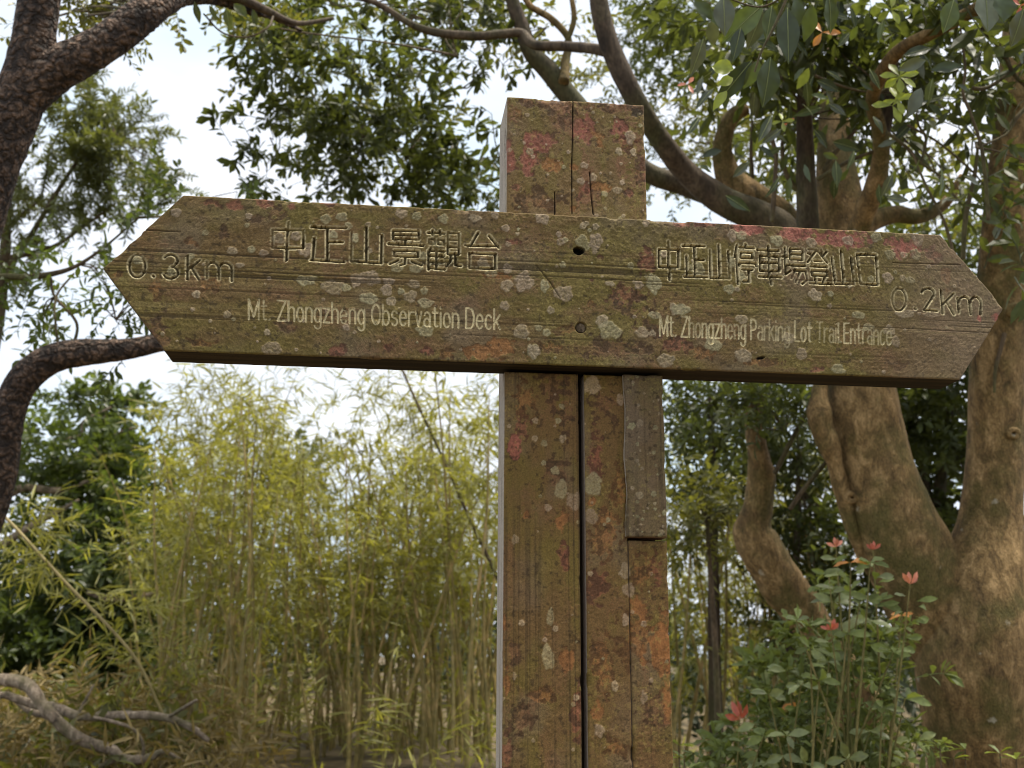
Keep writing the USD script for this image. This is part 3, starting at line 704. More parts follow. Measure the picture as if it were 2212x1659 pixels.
# post head above the board
CAP_PATCH = [(1345, 350, 46, 34, 5), (1318, 400, 30, 46, 5), (1275, 395, 16, 50, 5), (1462, 325, 44, 46, 5), (1545, 318, 40, 30, 5), (1380, 262, 110, 18, 3), (1530, 268, 70, 22, 3), (1410, 300, 30, 50, 3), (1598, 420, 12, 90, 3), (1333, 337, 22, 20, 0), (1328, 398, 27, 27, 0), (1278, 400, 14, 28, 0), (1457, 328, 25, 32, 0), (1550, 325, 30, 22, 0), (1498, 350, 17, 34, 2), (1374, 413, 25, 17, 2), (1436, 420, 15, 14, 2), (1463, 472, 15, 15, 0), (1507, 468, 24, 14, 2), (1347, 255, 90, 12, 13), (1555, 268, 56, 16, 13), (1420, 300, 40, 40, 13), (1573, 482, 12, 10, 0), (1295, 280, 14, 16, 12), (1610, 420, 8, 40, 10), (1290, 470, 14, 12, 10), (1360, 512, 20, 14, 12), (1436, 520, 10, 12, 2), (1450, 490, 10, 40, 10), (1592, 281, 15, 12, 4), (1352, 500, 70, 30, 13), (1560, 350, 40, 30, 10)]
CAP_LICHEN = [(1324, 379, 9), (1459, 413, 11, 9), (1452, 453, 10), (1483, 444, 9, 12), (1548, 381, 9, 12), (1512, 485, 8), (1541, 477, 12, 9), (1555, 457, 6), (1410, 418, 5), (1319, 288, 6), (1310, 357, 5), (1369, 437, 4), (1575, 345, 12, 20), (1584, 380, 8, 12), (1552, 410, 5), (1526, 433, 4)]
YU, XL, XR, ZT = 0.0552, -0.0855, 0.1134, 2.2725
nu, nv = 205, 195
X, Z = np.meshgrid(np.linspace(XL, XR, nu), np.linspace(zt - 0.025, ZT, nv))
col, h, fine, n90 = paint(X, Z, False, 23, spots_uv(CAP_PATCH, YU), spots_uv(CAP_LICHEN, YU), olive=0.40, n_small=60, grey=0.06, maroon=0.8)
col = col * 0.84
for ck, wd_ in (([(1432, 250), (1431, 360), (1429, 420), (1430, 535)], 0.0004), ([(1474, 430), (1478, 490), (1483, 536)], 0.0005), ([(1386, 480), (1387, 535)], 0.0003)):
    D = stroke_dist(X, Z, [ck], YU)
    m = sm(wd_ + 0.0006, wd_ * 0.5, D)
    h -= 0.004 * m; col = lerp(col, DARK * 0.3, m)
panel(X, Z, h, col, YU, 0.098, side_grey, sign, 'post_head', round_edge=0.003, side_layers=34, label='faded red top of the post above the board')
# the core goes on behind the board down to the ground
nu, nv = 41, 90
X, Z = np.meshgrid(np.linspace(-0.084, 0.113, nu), np.linspace(-0.3, zt - 0.026, nv))
col = np.tile(DARK * 0.6, (nv, nu, 1)) * (0.7 + 0.6 * fb2(X * 80, Z * 10, 5))[..., None]
panel(X, Z, np.zeros_like(X), col, YU + 0.0015, 0.094, side_grey, sign, 'post_core', side_layers=26)

# facing planks below the board
POST_PATCH = [(1285, 1118, 18, 34, 1), (1310, 1068, 22, 30, 10), (1404, 1297, 15, 30, 2), (1316, 1290, 8, 12, 2), (1491, 1140, 20, 62, 0), (1548, 1225, 18, 50, 12), (1478, 1255, 14, 10, 2), (1407, 1390, 13, 30, 10), (1380, 960, 40, 50, 13), (1412, 1010, 30, 60, 13), (1400, 1180, 34, 40, 13), (1320, 1000, 30, 40, 12), (1520, 1010, 36, 50, 13), (1510, 1330, 40, 60, 12),
              (1415, 1404, 9, 34, 0), (1493, 1465, 24, 44, 10), (1600, 1510, 19, 30, 2), (1421, 1650, 16, 24, 2), (1444, 1770, 15, 70, 10), (1281, 1630, 20, 30, 3), (1505, 1673, 26, 80, 12), (1493, 1777, 17, 32, 2), (1657, 1650, 20, 80, 2), (1648, 1598, 26, 34, 2), (1545, 1868, 30, 22, 12), (1668, 1720, 12, 60, 2), (1607, 1647, 8, 26, 2), (1620, 1430, 34, 50, 12), (1590, 1590, 50, 60, 12), (1630, 1780, 30, 60, 13), (1266, 1700, 7, 40, 2), (1262, 1560, 6, 24, 2), (1300, 1800, 30, 30, 13), (1640, 1440, 20, 40, 10), (1350, 1740, 30, 16, 12), (1265, 1880, 14, 40, 10)]
POST_LICHEN = [(1479, 965, 20, 24), (1551, 999, 10, 13), (1404, 1222, 15, 20), (1435, 1253, 18, 22), (1482, 1209, 19, 26), (1479, 1291, 14, 18), (1338, 1052, 8), (1396, 1052, 8), (1407, 1096, 10), (1360, 1109, 8), (1288, 1350, 9, 12), (1388, 1175, 10), (1405, 1016, 7), (1369, 1269, 8), (1337, 1097, 7), (1564, 1429, 13, 18), (1571, 1474, 15, 16), (1371, 1644, 15, 28), (1376, 1543, 8, 18), (1499, 1826, 13, 16), (1564, 1549, 9, 12), (1610, 1744, 9, 14), (1537, 1715, 7, 12), (1304, 1557, 7), (1389, 1572, 8), (1440, 1745, 7), (1434, 1760, 6), (1286, 1690, 5, 9), (1520, 1300, 6), (1610, 1560, 7)]
YQ = 0.0268


def xe(px, y=YQ, row=1200):
    return on_plane(px, row, y)[0]


def plank(name, xa, xb, ztop, zbot_fine, zbot, seed, y, thick, olive, label=None, cracks=(), warp=0.0, jag=None, grey=0.0, rough=1.0, patches=None, lich=None, mat='weathered_timber'):
    nu = max(12, int((xb - xa) / 0.00105))
    zf = np.linspace(zbot_fine, ztop, int((ztop - zbot_fine) / 0.00105) + 2)
    zl = np.linspace(zbot, zbot_fine, 40, endpoint=False)[:] if zbot < zbot_fine - 0.01 else np.zeros(0)
    zs = np.concatenate([zl, zf])
    u = np.linspace(0, 1, nu)
    Zg = np.repeat(zs[:, None], nu, 1)
    xa_ = xa + (jag(zs) if jag else 0 * zs)
    xb_ = xb + 0 * zs + warp * np.sin(zs * 9)
    Xg = xa_[:, None] + (xb_ - xa_)[:, None] * u
    c, hh, fi, n9 = paint(Xg, Zg, False, seed, spots_uv(POST_PATCH if patches is None else patches, y), spots_uv(POST_LICHEN if lich is None else lich, y), olive=olive, n_small=60, crust=rough, grey=grey, maroon=0.15 if grey > 0.3 else 0.38)
    c = c * (np.array([0.70, 0.70, 0.66]) if grey > 0.3 else np.array([0.86, 0.78, 0.70]))
    gl = sm(0.58, 0.75, 0.6 * vn2(Xg * 420, Zg * 2.5, seed + 30) + 0.4 * vn2(Xg * 900, Zg * 6, seed + 31)) * sm(0.4, 0.6, fb2(Xg * 18, Zg * 4, seed + 32))
    hh -= 0.0006 * gl
    c = lerp(c, DARK, 0.45 * gl)
    for ck, wd_ in cracks:
        D = stroke_dist(Xg, Zg, [ck], y)
        m = sm(wd_ + 0.0006, wd_ * 0.5, D)
        hh -= 0.005 * m; c = lerp(c, DARK * 0.3, m)
    return panel(Xg, Zg, hh, c, y, thick, side_grey, sign, name, round_edge=0.0022, side_layers=14, label=label, mat=mat)


ZTOP, ZF = zb - 0.004, 1.335
plank('post_plank', -0.0895, xe(1253), ZTOP, ZF, -0.3, 31, YQ, 0.0282, 0.62)
plank('post_plank', xe(1266), xe(1357), ZTOP, ZF, -0.3, 37, YQ, 0.0278, 0.30)
plank('post_plank', xe(1358.5), 0.1209, on_plane(1400, 1168, YQ)[2], ZF, -0.3, 41, YQ + 0.0005, 0.0276, 0.22)
zk = on_plane(1400, 1160, YQ - 0.008)[2]
plank('repair_block', xe(1358, YQ - 0.008) - 0.001, 0.1192, ZTOP, zk, zk, 47, YQ - 0.008, 0.035, 0.35, grey=0.45, patches=[], lich=[(1580, 1065, 8), (1597, 1238, 10), (1600, 1060, 9)], label='unpainted grey-brown repair block let into the corner of the post', jag=lambda z: 0.0012 * np.sin(z * 60) + 0.0012 * (fb2(z * 60, z * 0, 9) - 0.5))

# ------------------------------------------------------------------ leaves, sprays, foliage
def leaf_shape(L, W, fold=0.25, droop=0.15, kind='ellipse'):
    """One leaf along +x, upper side +z: 8 points, 10 triangles; the blade folds along its rib."""
    prof = {'ellipse': ((0.3, 0.86), (0.66, 0.92)), 'narrow': ((0.25, 1.0), (0.6, 0.8)), 'obovate': ((0.35, 0.66), (0.72, 1.0))}[kind]
    v = [(0, 0, 0)]
    for t, w in prof:
        z = -droop * L * t * t
        v += [(t * L, W / 2 * w, z + fold * W / 2 * w), (t * L, 0, z), (t * L, -W / 2 * w, z + fold * W / 2 * w)]
    v.append((L, 0, -droop * L))
    f = [(0, 2, 1), (0, 3, 2), (1, 2, 5), (1, 5, 4), (2, 3, 6), (2, 6, 5), (4, 5, 7), (5, 6, 7)]
    return np.array(v, float), np.array(f)


def fine_leaf(L, W, fold=0.25, droop=0.15, kind='ellipse', wave=0.0):
    """A larger leaf along +x with a rounded outline and a folded rib."""
    n = 9
    t = np.linspace(0, 1, n)
    w = np.sin(np.pi * np.clip(t, 0, 1) ** (0.9 if kind == 'ellipse' else 1.45)) ** (1.0 if kind == 'ellipse' else 0.95)
    w[0], w[-1] = 0.03, 0.0
    rows = []
    for k in range(n):
        z = -droop * L * t[k] ** 2
        o = W / 2 * w[k]
        q = wave * W * math.sin(k * 1.9)
        rows += [(t[k] * L, o, z + fold * o + q), (t[k] * L, o * 0.5, z + fold * o * 0.35), (t[k] * L, 0, z), (t[k] * L, -o * 0.5, z + fold * o * 0.35), (t[k] * L, -o, z + fold * o - q)]
    return np.array(rows), quads(5, n)[:, ::-1]


def frame(d, up):
    d = d / np.linalg.norm(d)
    s = np.cross(up, d)
    s = s / (np.linalg.norm(s) + 1e-9)
    return np.stack([d, s, np.cross(d, s)], 1)


def unit(v):
    return v / (np.linalg.norm(v) + 1e-12)


def spray(rng, n, L, W, twig, kind='ellipse', droop=0.4, whorl=0, spread=1.0):
    """A twig along +x with its leaves."""
    parts = []
    bend = rng.normal(0, 0.18, 3)
    pts = [np.array([0, 0, 0])]
    d = np.array([1.0, 0, 0.1])
    for k in range(4):
        d = unit(d + bend * 0.5 + np.array([0, 0, -0.12]))
        pts.append(pts[-1] + d * twig / 4)
    pts = np.array(pts)
    r = np.linspace(0.0022, 0.0009, 5)[:, None]
    parts.append(tube(np.hstack([pts, r]), 3, n=5, cap=False))
    for i in range(n):
        t = (0.12 + 0.88 * i / max(n - 1, 1)) if not whorl else (1.0 - rng.uniform(0, 0.16) if i < whorl else rng.uniform(0.2, 0.85))
        x = np.array([np.interp(t * 4, np.arange(5), pts[:, k]) for k in range(3)])
        a = i * 2.4 + rng.normal(0, 0.4)
        out = np.array([0.55, math.cos(a) * spread, math.sin(a) * 0.75 * spread]) + rng.normal(0, 0.18, 3)
        if i == n - 1:
            out = np.array([1, 0, 0]) + rng.normal(0, 0.2, 3)
        out = unit(out + np.array([0, 0, -droop * rng.uniform(0.3, 1.2)]))
        s = rng.uniform(0.65, 1.12)
        v, f = leaf_shape(L * s, W * s * rng.uniform(0.85, 1.1), rng.uniform(0.1, 0.5), rng.uniform(0.02, 0.3), kind)
        up = unit(np.array([0, 0, 1.0]) + rng.normal(0, 0.35, 3))
        parts.append((v @ frame(out, up).T + x, f))
    return join(parts)


def quat(Rm):
    """Rotation matrices (n, 3, 3) whose columns are the new axes -> (w, x, y, z)."""
    m = Rm
    w = np.sqrt(np.maximum(0, 1 + m[:, 0, 0] + m[:, 1, 1] + m[:, 2, 2])) / 2
    x = np.copysign(np.sqrt(np.maximum(0, 1 + m[:, 0, 0] - m[:, 1, 1] - m[:, 2, 2])) / 2, m[:, 2, 1] - m[:, 1, 2])
    y = np.copysign(np.sqrt(np.maximum(0, 1 - m[:, 0, 0] + m[:, 1, 1] - m[:, 2, 2])) / 2, m[:, 0, 2] - m[:, 2, 0])
    z = np.copysign(np.sqrt(np.maximum(0, 1 - m[:, 0, 0] - m[:, 1, 1] + m[:, 2, 2])) / 2, m[:, 1, 0] - m[:, 0, 1])
    return np.stack([w, x, y, z], 1)


def scatter(name, parent, protos, mat, pos, dirs, scale, seed, label=None, cat=None):
    path = numbered(pth(parent) + '/' + name)
    pi = UsdGeom.PointInstancer.Define(stage, path)
    rng = np.random.default_rng(seed)
    targets = []
    for k, pr in enumerate(protos):
        m = usdkit.mesh(stage, f'{path}/spray' + (f'_{k:03d}' if k else ''), pr, MAT[mat], smooth=False)
        targets.append(m.GetPath())
    pi.CreatePrototypesRel().SetTargets(targets)
    n = len(pos)
    pi.CreateProtoIndicesAttr(Vt.IntArray.FromNumpy(rng.integers(0, len(protos), n).astype(np.int32)))
    pi.CreatePositionsAttr(Vt.Vec3fArray.FromNumpy(np.asarray(pos, np.float32)))
    d = dirs / (np.linalg.norm(dirs, axis=1, keepdims=True) + 1e-9)
    up = np.array([0, 0, 1.0]) + rng.normal(0, 0.3, (n, 3))
    s = np.cross(up, d); s /= np.linalg.norm(s, axis=1, keepdims=True) + 1e-9
    q = quat(np.stack([d, s, np.cross(d, s)], 2))
    pi.CreateOrientationsAttr(Vt.QuathArray([Gf.Quath(float(a), float(b), float(c), float(e)) for a, b, c, e in q]))
    sc = np.broadcast_to(np.asarray(scale, np.float32).reshape(-1, 1), (n, 3)).astype(np.float32)
    pi.CreateScalesAttr(Vt.Vec3fArray.FromNumpy(np.ascontiguousarray(sc)))
    return tag(pi.GetPrim(), label, cat, None, 'stuff')


def protos_of(seed, count, *a, **k):
    r = np.random.default_rng(seed)
    return [spray(r, *a, **k) for _ in range(count)]


SPRAYS = {
    'broad': protos_of(1, 5, 9, 0.085, 0.032, 0.20, 'ellipse', 0.5),
    'small': protos_of(2, 5, 13, 0.055, 0.023, 0.20, 'ellipse', 0.4),
    'whorl': protos_of(3, 5, 11, 0.075, 0.027, 0.16, 'obovate', 0.35, 6),
    'feather': protos_of(4, 5, 30, 0.058, 0.016, 0.22, 'narrow', 0.1),
    'bush': protos_of(5, 5, 16, 0.075, 0.036, 0.26, 'ellipse', 0.3),
    'bamboo': protos_of(6, 6, 9, 0.12, 0.013, 0.24, 'narrow', 0.55),
    'dry': protos_of(7, 5, 12, 0.09, 0.014, 0.3, 'narrow', 0.2),
}


def cloud(blobs, seed, gap=0.42, gapscale=5.0):
    """blobs: (px, py, rx, ry, d, half depth, count[, clump]) in the picture -> world points and outward directions."""
    rng = np.random.default_rng(seed)
    P, Dv = [], []
    for b in blobs:
        px, py, rx, ry, d, dd, n = b[:7]
        need, tries = n, 0
        c = at(px, py, d)
        while need > 0 and tries < 12:
            tries += 1
            u = rng.normal(0, 1, (need * 3, 3))
            u /= np.linalg.norm(u, axis=1, keepdims=True)
            u *= rng.uniform(0, 1, (need * 3, 1)) ** 0.42
            dist = d + dd * u[:, 2]
            # the cloud is a real ellipsoid about c: its width and height are metres at distance d
            p = c + (u[:, :1] * rx * d / FPX) * ROT[:, 0] - (u[:, 1:2] * ry * d / FPX) * ROT[:, 1] - (u[:, 2:] * dd) * ROT[:, 2]
            keep = fb3(p * gapscale * 4.0 / max(d, 2), seed + 77, 2) > gap
            p = p[keep][:need]
            P.append(p)
            o = unit_rows(p - c) * 0.7 + rng.normal(0, 0.6, p.shape) + np.array([0, 0, 0.15])
            Dv.append(o)
            need -= len(p)
    return np.vstack(P), np.vstack(Dv)


def unit_rows(v):
    return v / (np.linalg.norm(v, axis=1, keepdims=True) + 1e-9)


def foliage(parent, name, kind, mat, blobs, seed, scale=(0.8, 1.2), gap=0.42, gapscale=5.0, anchors=None, twigs=0, tmat='twig_bark', label=None, cat=None):
    P, Dv = cloud(blobs, seed, gap, gapscale)
    rng = np.random.default_rng(seed + 1)
    scatter(name, parent, SPRAYS[kind], mat, P, Dv, rng.uniform(*scale, len(P)), seed, label, cat)
    if anchors is not None and twigs:
        A = np.array([at(*a) for a in anchors])
        parts = []
        for p in P[rng.choice(len(P), min(twigs, len(P)), replace=False)]:
            a = A[np.argmin(np.linalg.norm(A - p, axis=1))]
            L = np.linalg.norm(p - a)
            m1 = a + (p - a) * 0.4 + rng.normal(0, 0.07 * L, 3)
            m2 = a + (p - a) * 0.75 + rng.normal(0, 0.06 * L, 3)
            r0 = 0.003 + 0.0035 * L
            parts.append(tube(np.array([[*a, r0], [*m1, r0 * 0.75], [*m2, r0 * 0.5], [*p, 0.0018]]), 5, n=10, cap=False))
        obj('twigs', join(parts), tmat, parent, kind='stuff')
    return P


def leaf_part(parent, base, tip, width, d, mat, roll=0.0, kind='ellipse', d2=None, droop=0.12, fold=0.22, seed=0, name='leaf'):
    """A leaf of its own, from its base to its tip as seen in the picture, at distance d (tip at d2)."""
    a, b = at(*base, d), at(*tip, d2 or d)
    L = np.linalg.norm(b - a)
    v, f = fine_leaf(L, width * 1.05 * d / FPX, fold, droop, kind, 0.05)
    up = -ROT[:, 2] * -1.0  # towards the camera
    up = unit(up + roll * ROT[:, 0] + 0.25 * ROT[:, 1])
    v = v @ frame(b - a, up).T + a
    lf = obj(name, (v, f), mat, parent, smooth=True)
    if name == 'leaf' and L > 0.07:
        c = v.reshape(-1, 5, 3)[:, 2] + up * 0.0006
        obj('midrib', tube(np.hstack([c, np.linspace(0.0011, 0.0004, len(c))[:, None]]), 4, n=9, cap=False), 'leaf_rib', lf)
    return lf


# ------------------------------------------------------------------ the big tree right of the sign
tree = thing('forked_tree', 'big brown multi-trunked tree rising close behind the right end of the sign', 'tree')
SB = 'smooth_brown_bark'
TR1 = limb('trunk', [(2165, 2260, 420, 3.97), (2155, 1900, 320, 3.96), (2146, 1680, 262, 3.95), (2122, 1540, 252, 3.95), (2104, 1430, 246, 3.95), (2108, 1320, 222, 3.96), (2124, 1225, 180, 3.985), (2139, 1130, 136, 4.02), (2149, 980, 116, 4.06), (2152, 850, 113, 4.08), (2160, 680, 110, 4.1), (2172, 520, 104, 4.1), (2190, 330, 96, 4.1), (2205, 120, 84, 4.1), (2225, -150, 66, 4.1), (2250, -420, 40, 4.1)], tree, SB, sides=72, rough=0.06, freq=7, seed=3, spacing=0.016)
TR2 = limb('trunk', [(2160, 1900, 150, 4.06), (2120, 1620, 160, 4.06), (2072, 1440, 176, 4.04), (2016, 1310, 196, 4.02), (1960, 1195, 194, 4.01), (1922, 1105, 176, 4.02), (1886, 990, 156, 4.05), (1862, 870, 152, 4.08), (1842, 720, 130, 4.15), (1822, 560, 112, 4.2), (1815, 450, 98, 4.25), (1806, 350, 80, 4.3), (1800, 200, 52, 4.4), (1812, 40, 34, 4.5), (1830, -120, 18, 4.6)], tree, SB, sides=72, rough=0.07, freq=7, seed=5, spacing=0.016, label='leaning second trunk')
limb('bark_ridge', [(1778, 800, 22, 4.04), (1770, 850, 36, 4.02), (1770, 905, 52, 3.99), (1788, 955, 50, 3.98), (1804, 1005, 36, 3.98), (1818, 1060, 34, 3.98), (1836, 1120, 34, 3.98), (1856, 1180, 28, 3.99), (1878, 1240, 14, 4.0)], TR2, SB, sides=30, rough=0.22, freq=16, seed=8, spacing=0.012)
limb('trunk', [(1960, 1900, 170, 4.3), (1900, 1650, 130, 4.3), (1822, 1470, 104, 4.3), (1757, 1360, 90, 4.3), (1722, 1305, 94, 4.3), (1686, 1255, 98, 4.3), (1655, 1205, 98, 4.3), (1628, 1150, 88, 4.3), (1637, 1100, 64, 4.3), (1645, 1040, 58, 4.3), (1638, 985, 48, 4.3), (1628, 930, 36, 4.32), (1622, 860, 28, 4.35), (1612, 760, 20, 4.4), (1596, 600, 12, 4.5)], tree, SB, sides=40, rough=0.17, freq=15, seed=9, spacing=0.014, label='thin crooked third trunk leaning left')
for k, (x, y, r_) in enumerate([(2193, 672, 30), (2189, 936, 22), (2205, 1124, 20), (1870, 1130, 22), (1838, 1075, 24)]):
    # knots: rings of bark round a hollow
    c = at(x, y, 3.955 if x < 2000 else 3.965)
    a = np.linspace(0, 2 * np.pi, 13)
    q = np.array([c + (ROT[:, 0] * math.cos(t) + ROT[:, 1] * math.sin(t) * 0.7) * r_ * 0.5 * 4 / FPX for t in a])
    obj('knot', tube(np.hstack([q, np.full((13, 1), r_ * 0.26 * 4 / FPX)]), 8, 0.25, 40, k, n=26, cap=False), SB, TR1 if x > 2000 else TR2)
LB = 'dark_bark'
limb('limb', [(1760, 620, 90, 4.25), (1690, 510, 86, 4.3), (1640, 470, 74, 4.3), (1560, 432, 62, 4.3), (1485, 375, 50, 4.3), (1425, 300, 45, 4.25), (1370, 212, 44, 4.2), (1330, 130, 44, 4.2), (1305, 60, 42, 4.2), (1290, -30, 38, 4.2), (1280, -200, 26, 4.2)], tree, LB, sides=26, rough=0.09, seed=11, spacing=0.014)
limb('limb', [(1770, 600, 90, 4.4), (1690, 490, 92, 4.42), (1630, 440, 86, 4.42), (1580, 390, 62, 4.42), (1560, 330, 44, 4.42), (1568, 280, 36, 4.42), (1584, 250, 33, 4.42), (1612, 234, 28, 4.42)], tree, SB, sides=26, rough=0.1, seed=12, spacing=0.014, label='short pale limb cut off above the board')
limb('limb', [(1660, 480, 60, 4.5), (1560, 430, 52, 4.55), (1480, 400, 46, 4.6), (1400, 372, 42, 4.6), (1310, 300, 42, 4.6), (1235, 215, 44, 4.6), (1182, 150, 42, 4.6), (1146, 112, 36, 4.6), (1128, 60, 33, 4.6), (1108, 5, 30, 4.6), (1096, -60, 26, 4.6), (1080, -220, 16, 4.6)], tree, LB, sides=24, rough=0.09, seed=13, spacing=0.016)
limb('branch', [(1322, 116, 24, 4.25), (1285, 106, 24, 4.3), (1220, 100, 22, 4.4), (1154, 97, 21, 4.45), (1127, 72, 20, 4.5), (1080, 74, 19, 4.5), (1036, 78, 19, 4.5), (980, 75, 18, 4.5), (936, 69, 18, 4.5), (905, 60, 16, 4.5), (875, 45, 14, 4.5), (811, 6, 12, 4.5), (734, -12, 10, 4.5), (640, -40, 6, 4.5)], tree, LB, sides=14, rough=0.12, freq=20, seed=14)
limb('branch', [(1218, 178, 24, 4.55), (1222, 130, 20, 4.6), (1228, 84, 15, 4.62), (1190, 40, 15, 4.62), (1145, 12, 13, 4.62), (1120, -30, 10, 4.62)], tree, SB, sides=12, rough=0.12, freq=20, seed=15)
limb('branch', [(1225, 90, 12, 4.6), (1240, 40, 12, 4.6), (1232, -20, 10, 4.6)], tree, SB, sides=10, rough=0.1, freq=20, seed=16)
limb('stem', [(1760, 640, 52, 4.1), (1750, 560, 50, 4.05), (1745, 490, 48, 4.0), (1741, 390, 42, 4.0), (1738, 280, 36, 4.0), (1735, 160, 26, 4.0), (1728, 20, 20, 4.0), (1720, -120, 14, 4.0)], tree, LB, sides=18, rough=0.1, seed=17, spacing=0.014)
limb('stem', [(1830, 600, 52, 3.9), (1848, 520, 48, 3.85), (1868, 460, 46, 3.8), (1889, 403, 42, 3.75), (1904, 330, 37, 3.7), (1897, 269, 31, 3.65), (1884, 222, 30, 3.6), (1900, 168, 30, 3.5), (1939, 113, 30, 3.4), (2007, 74, 29, 3.3), (2091, 30, 30, 3.2), (2212, -40, 30, 3.1), (2350, -140, 32, 3.0)], tree, 'smooth_brown_bark', sides=20, rough=0.1, freq=12, seed=18, spacing=0.012)
limb('branch', [(1906, 310, 22, 3.7), (1916, 260, 24, 3.72), (1924, 200, 26, 3.75), (1930, 140, 22, 3.8), (1936, 40, 16, 3.9), (1940, -60, 12, 3.9)], tree, LB, sides=12, rough=0.1, freq=14, seed=19)
limb('limb', [(1840, 540, 46, 4.3), (1872, 488, 42, 4.35), (1930, 463, 38, 4.4), (1985, 468, 32, 4.45), (2040, 440, 24, 4.5), (2080, 380, 16, 4.5)], tree, SB, sides=16, rough=0.1, freq=12, seed=20)
TW = [((1674, 1023), (1705, 960), (1741, 892), (1752, 860), 14, 4.2), ((1706, 1100), (1740, 1052), (1795, 986), (1800, 980), 13, 4.15), ((1668, 480), (1676, 350), (1668, 300), (1655, 262), 13, 3.6), ((1766, 388), (1830, 350), (1890, 326), (1895, 322), 12, 3.7), ((1780, 370), (1800, 335), (1845, 286), (1850, 280), 12, 3.9),
      ((1760, 163), (1800, 180), (1850, 195), (1885, 200), 8, 3.6), ((1915, 285), (1960, 320), (1990, 352), (2040, 385), 10, 3.5), ((1990, 352), (2000, 300), (1984, 270), (1980, 240), 8, 3.5), ((1960, 270), (2030, 310), (2100, 370), (2125, 400), 7, 3.4), ((2135, 475), (2128, 380), (2118, 310), (2095, 240), 12, 3.2), ((2095, 240), (2080, 200), (2085, 150), (2075, 60), 9, 3.2),
      ((2120, 60), (2165, 110), (2190, 160), (2230, 200), 14, 3.3), ((2100, 190), (2120, 192), (2150, 180), (2230, 120), 12, 3.3), ((2080, 560), (2086, 470), (2105, 380), (2112, 320), 14, 3.5), ((2065, 570), (2040, 480), (2000, 400), (1970, 330), 9, 3.3), ((2170, 290), (2200, 250), (2250, 200), (2300, 150), 12, 3.6), ((1740, 430), (1700, 380), (1690, 330), (1690, 300), 14, 4.0), ((2170, 720), (2160, 760), (2150, 800), (2148, 848), 12, 3.98), ((1620, 470), (1625, 380), (1622, 330), (1625, 260), 12, 4.6)]
for k, (a, b, c, e, w_, d_) in enumerate(TW):
    limb('twig', [(*a, w_ * 0.8, d_), (*b, w_ * 0.75, d_), (*c, w_ * 0.65, d_), (*e, w_ * 0.45, d_)], tree, 'twig_bark', sides=8, rough=0.1, freq=30, seed=30 + k)

# foliage of the big tree: its crown reaches from the upper right over the sign to the upper left
foliage(tree, 'crown', 'whorl', 'dark_leaf', [(770, 120, 240, 110, 5.6, 0.9, 130), (640, 60, 90, 60, 5.6, 0.5, 40), (860, 260, 130, 110, 5.8, 0.7, 75), (640, 260, 110, 80, 5.8, 0.5, 38), (790, 340, 190, 100, 6.0, 0.8, 120), (960, 380, 90, 60, 6.0, 0.6, 55), (580, 330, 70, 60, 5.8, 0.4, 16), (1000, 60, 110, 60, 5.2, 0.6, 44), (560, 395, 60, 30, 5.8, 0.3, 6), (1045, 410, 40, 30, 5.9, 0.3, 12), (920, 420, 110, 32, 6.0, 0.4, 30)],
        101, (0.85, 1.25), 0.46, 6.0, [(700, 0, 5.4), (811, 6, 5.0), (760, 160, 5.6), (850, 150, 5.6), (700, 260, 5.8), (880, 330, 5.9), (800, 260, 5.8), (600, 330, 5.8)], 46)
foliage(tree, 'crown', 'small', 'olive_leaf', [(720, 60, 190, 60, 6.4, 0.6, 75), (600, 110, 80, 70, 6.2, 0.4, 26), (1010, 20, 150, 40, 5.6, 0.5, 36), (800, 300, 190, 120, 6.6, 0.6, 80), (1180, 40, 120, 50, 5.4, 0.6, 22)], 102, (0.8, 1.2), 0.47, 6.0)
foliage(tree, 'crown', 'whorl', 'dark_leaf', [(1046, 145, 44, 34, 4.8, 0.2, 8), (1075, 262, 26, 26, 5.2, 0.2, 4), (1052, 340, 24, 36, 5.4, 0.2, 6), (1090, 310, 14, 36, 5.4, 0.15, 3), (1165, 90, 40, 40, 4.9, 0.3, 3), (1010, 40, 60, 40, 4.7, 0.3, 12), (560, 60, 30, 20, 4.2, 0.2, 3)], 103, (0.8, 1.1), 0.3, 6.0, [(1000, 190, 4.6), (1080, 340, 5.4), (985, 120, 4.5), (1180, 60, 4.6)], 12)
foliage(tree, 'crown', 'small', 'dark_leaf', [(1432, 88, 62, 76, 7.5, 0.7, 130), (1400, 20, 60, 40, 7.5, 0.5, 40), (1500, 60, 60, 80, 7.0, 0.6, 50)], 104, (0.8, 1.2), 0.40, 7.0, [(1480, 0, 7.2), (1420, 60, 7.4)], 10)
foliage(tree, 'crown', 'small', 'olive_leaf', [(1480, 260, 70, 60, 7.2, 0.6, 32), (1520, 330, 60, 70, 7.2, 0.6, 34), (1450, 420, 60, 40, 7.4, 0.5, 14), (1300, 180, 90, 50, 7.2, 0.6, 16), (1270, 150, 60, 60, 6.6, 0.5, 10), (1440, 350, 40, 30, 7, 0.3, 8)], 105, (0.75, 1.1), 0.45, 6.0, [(1400, 230, 6.5), (1500, 380, 6.8), (1580, 300, 6.9)], 14)
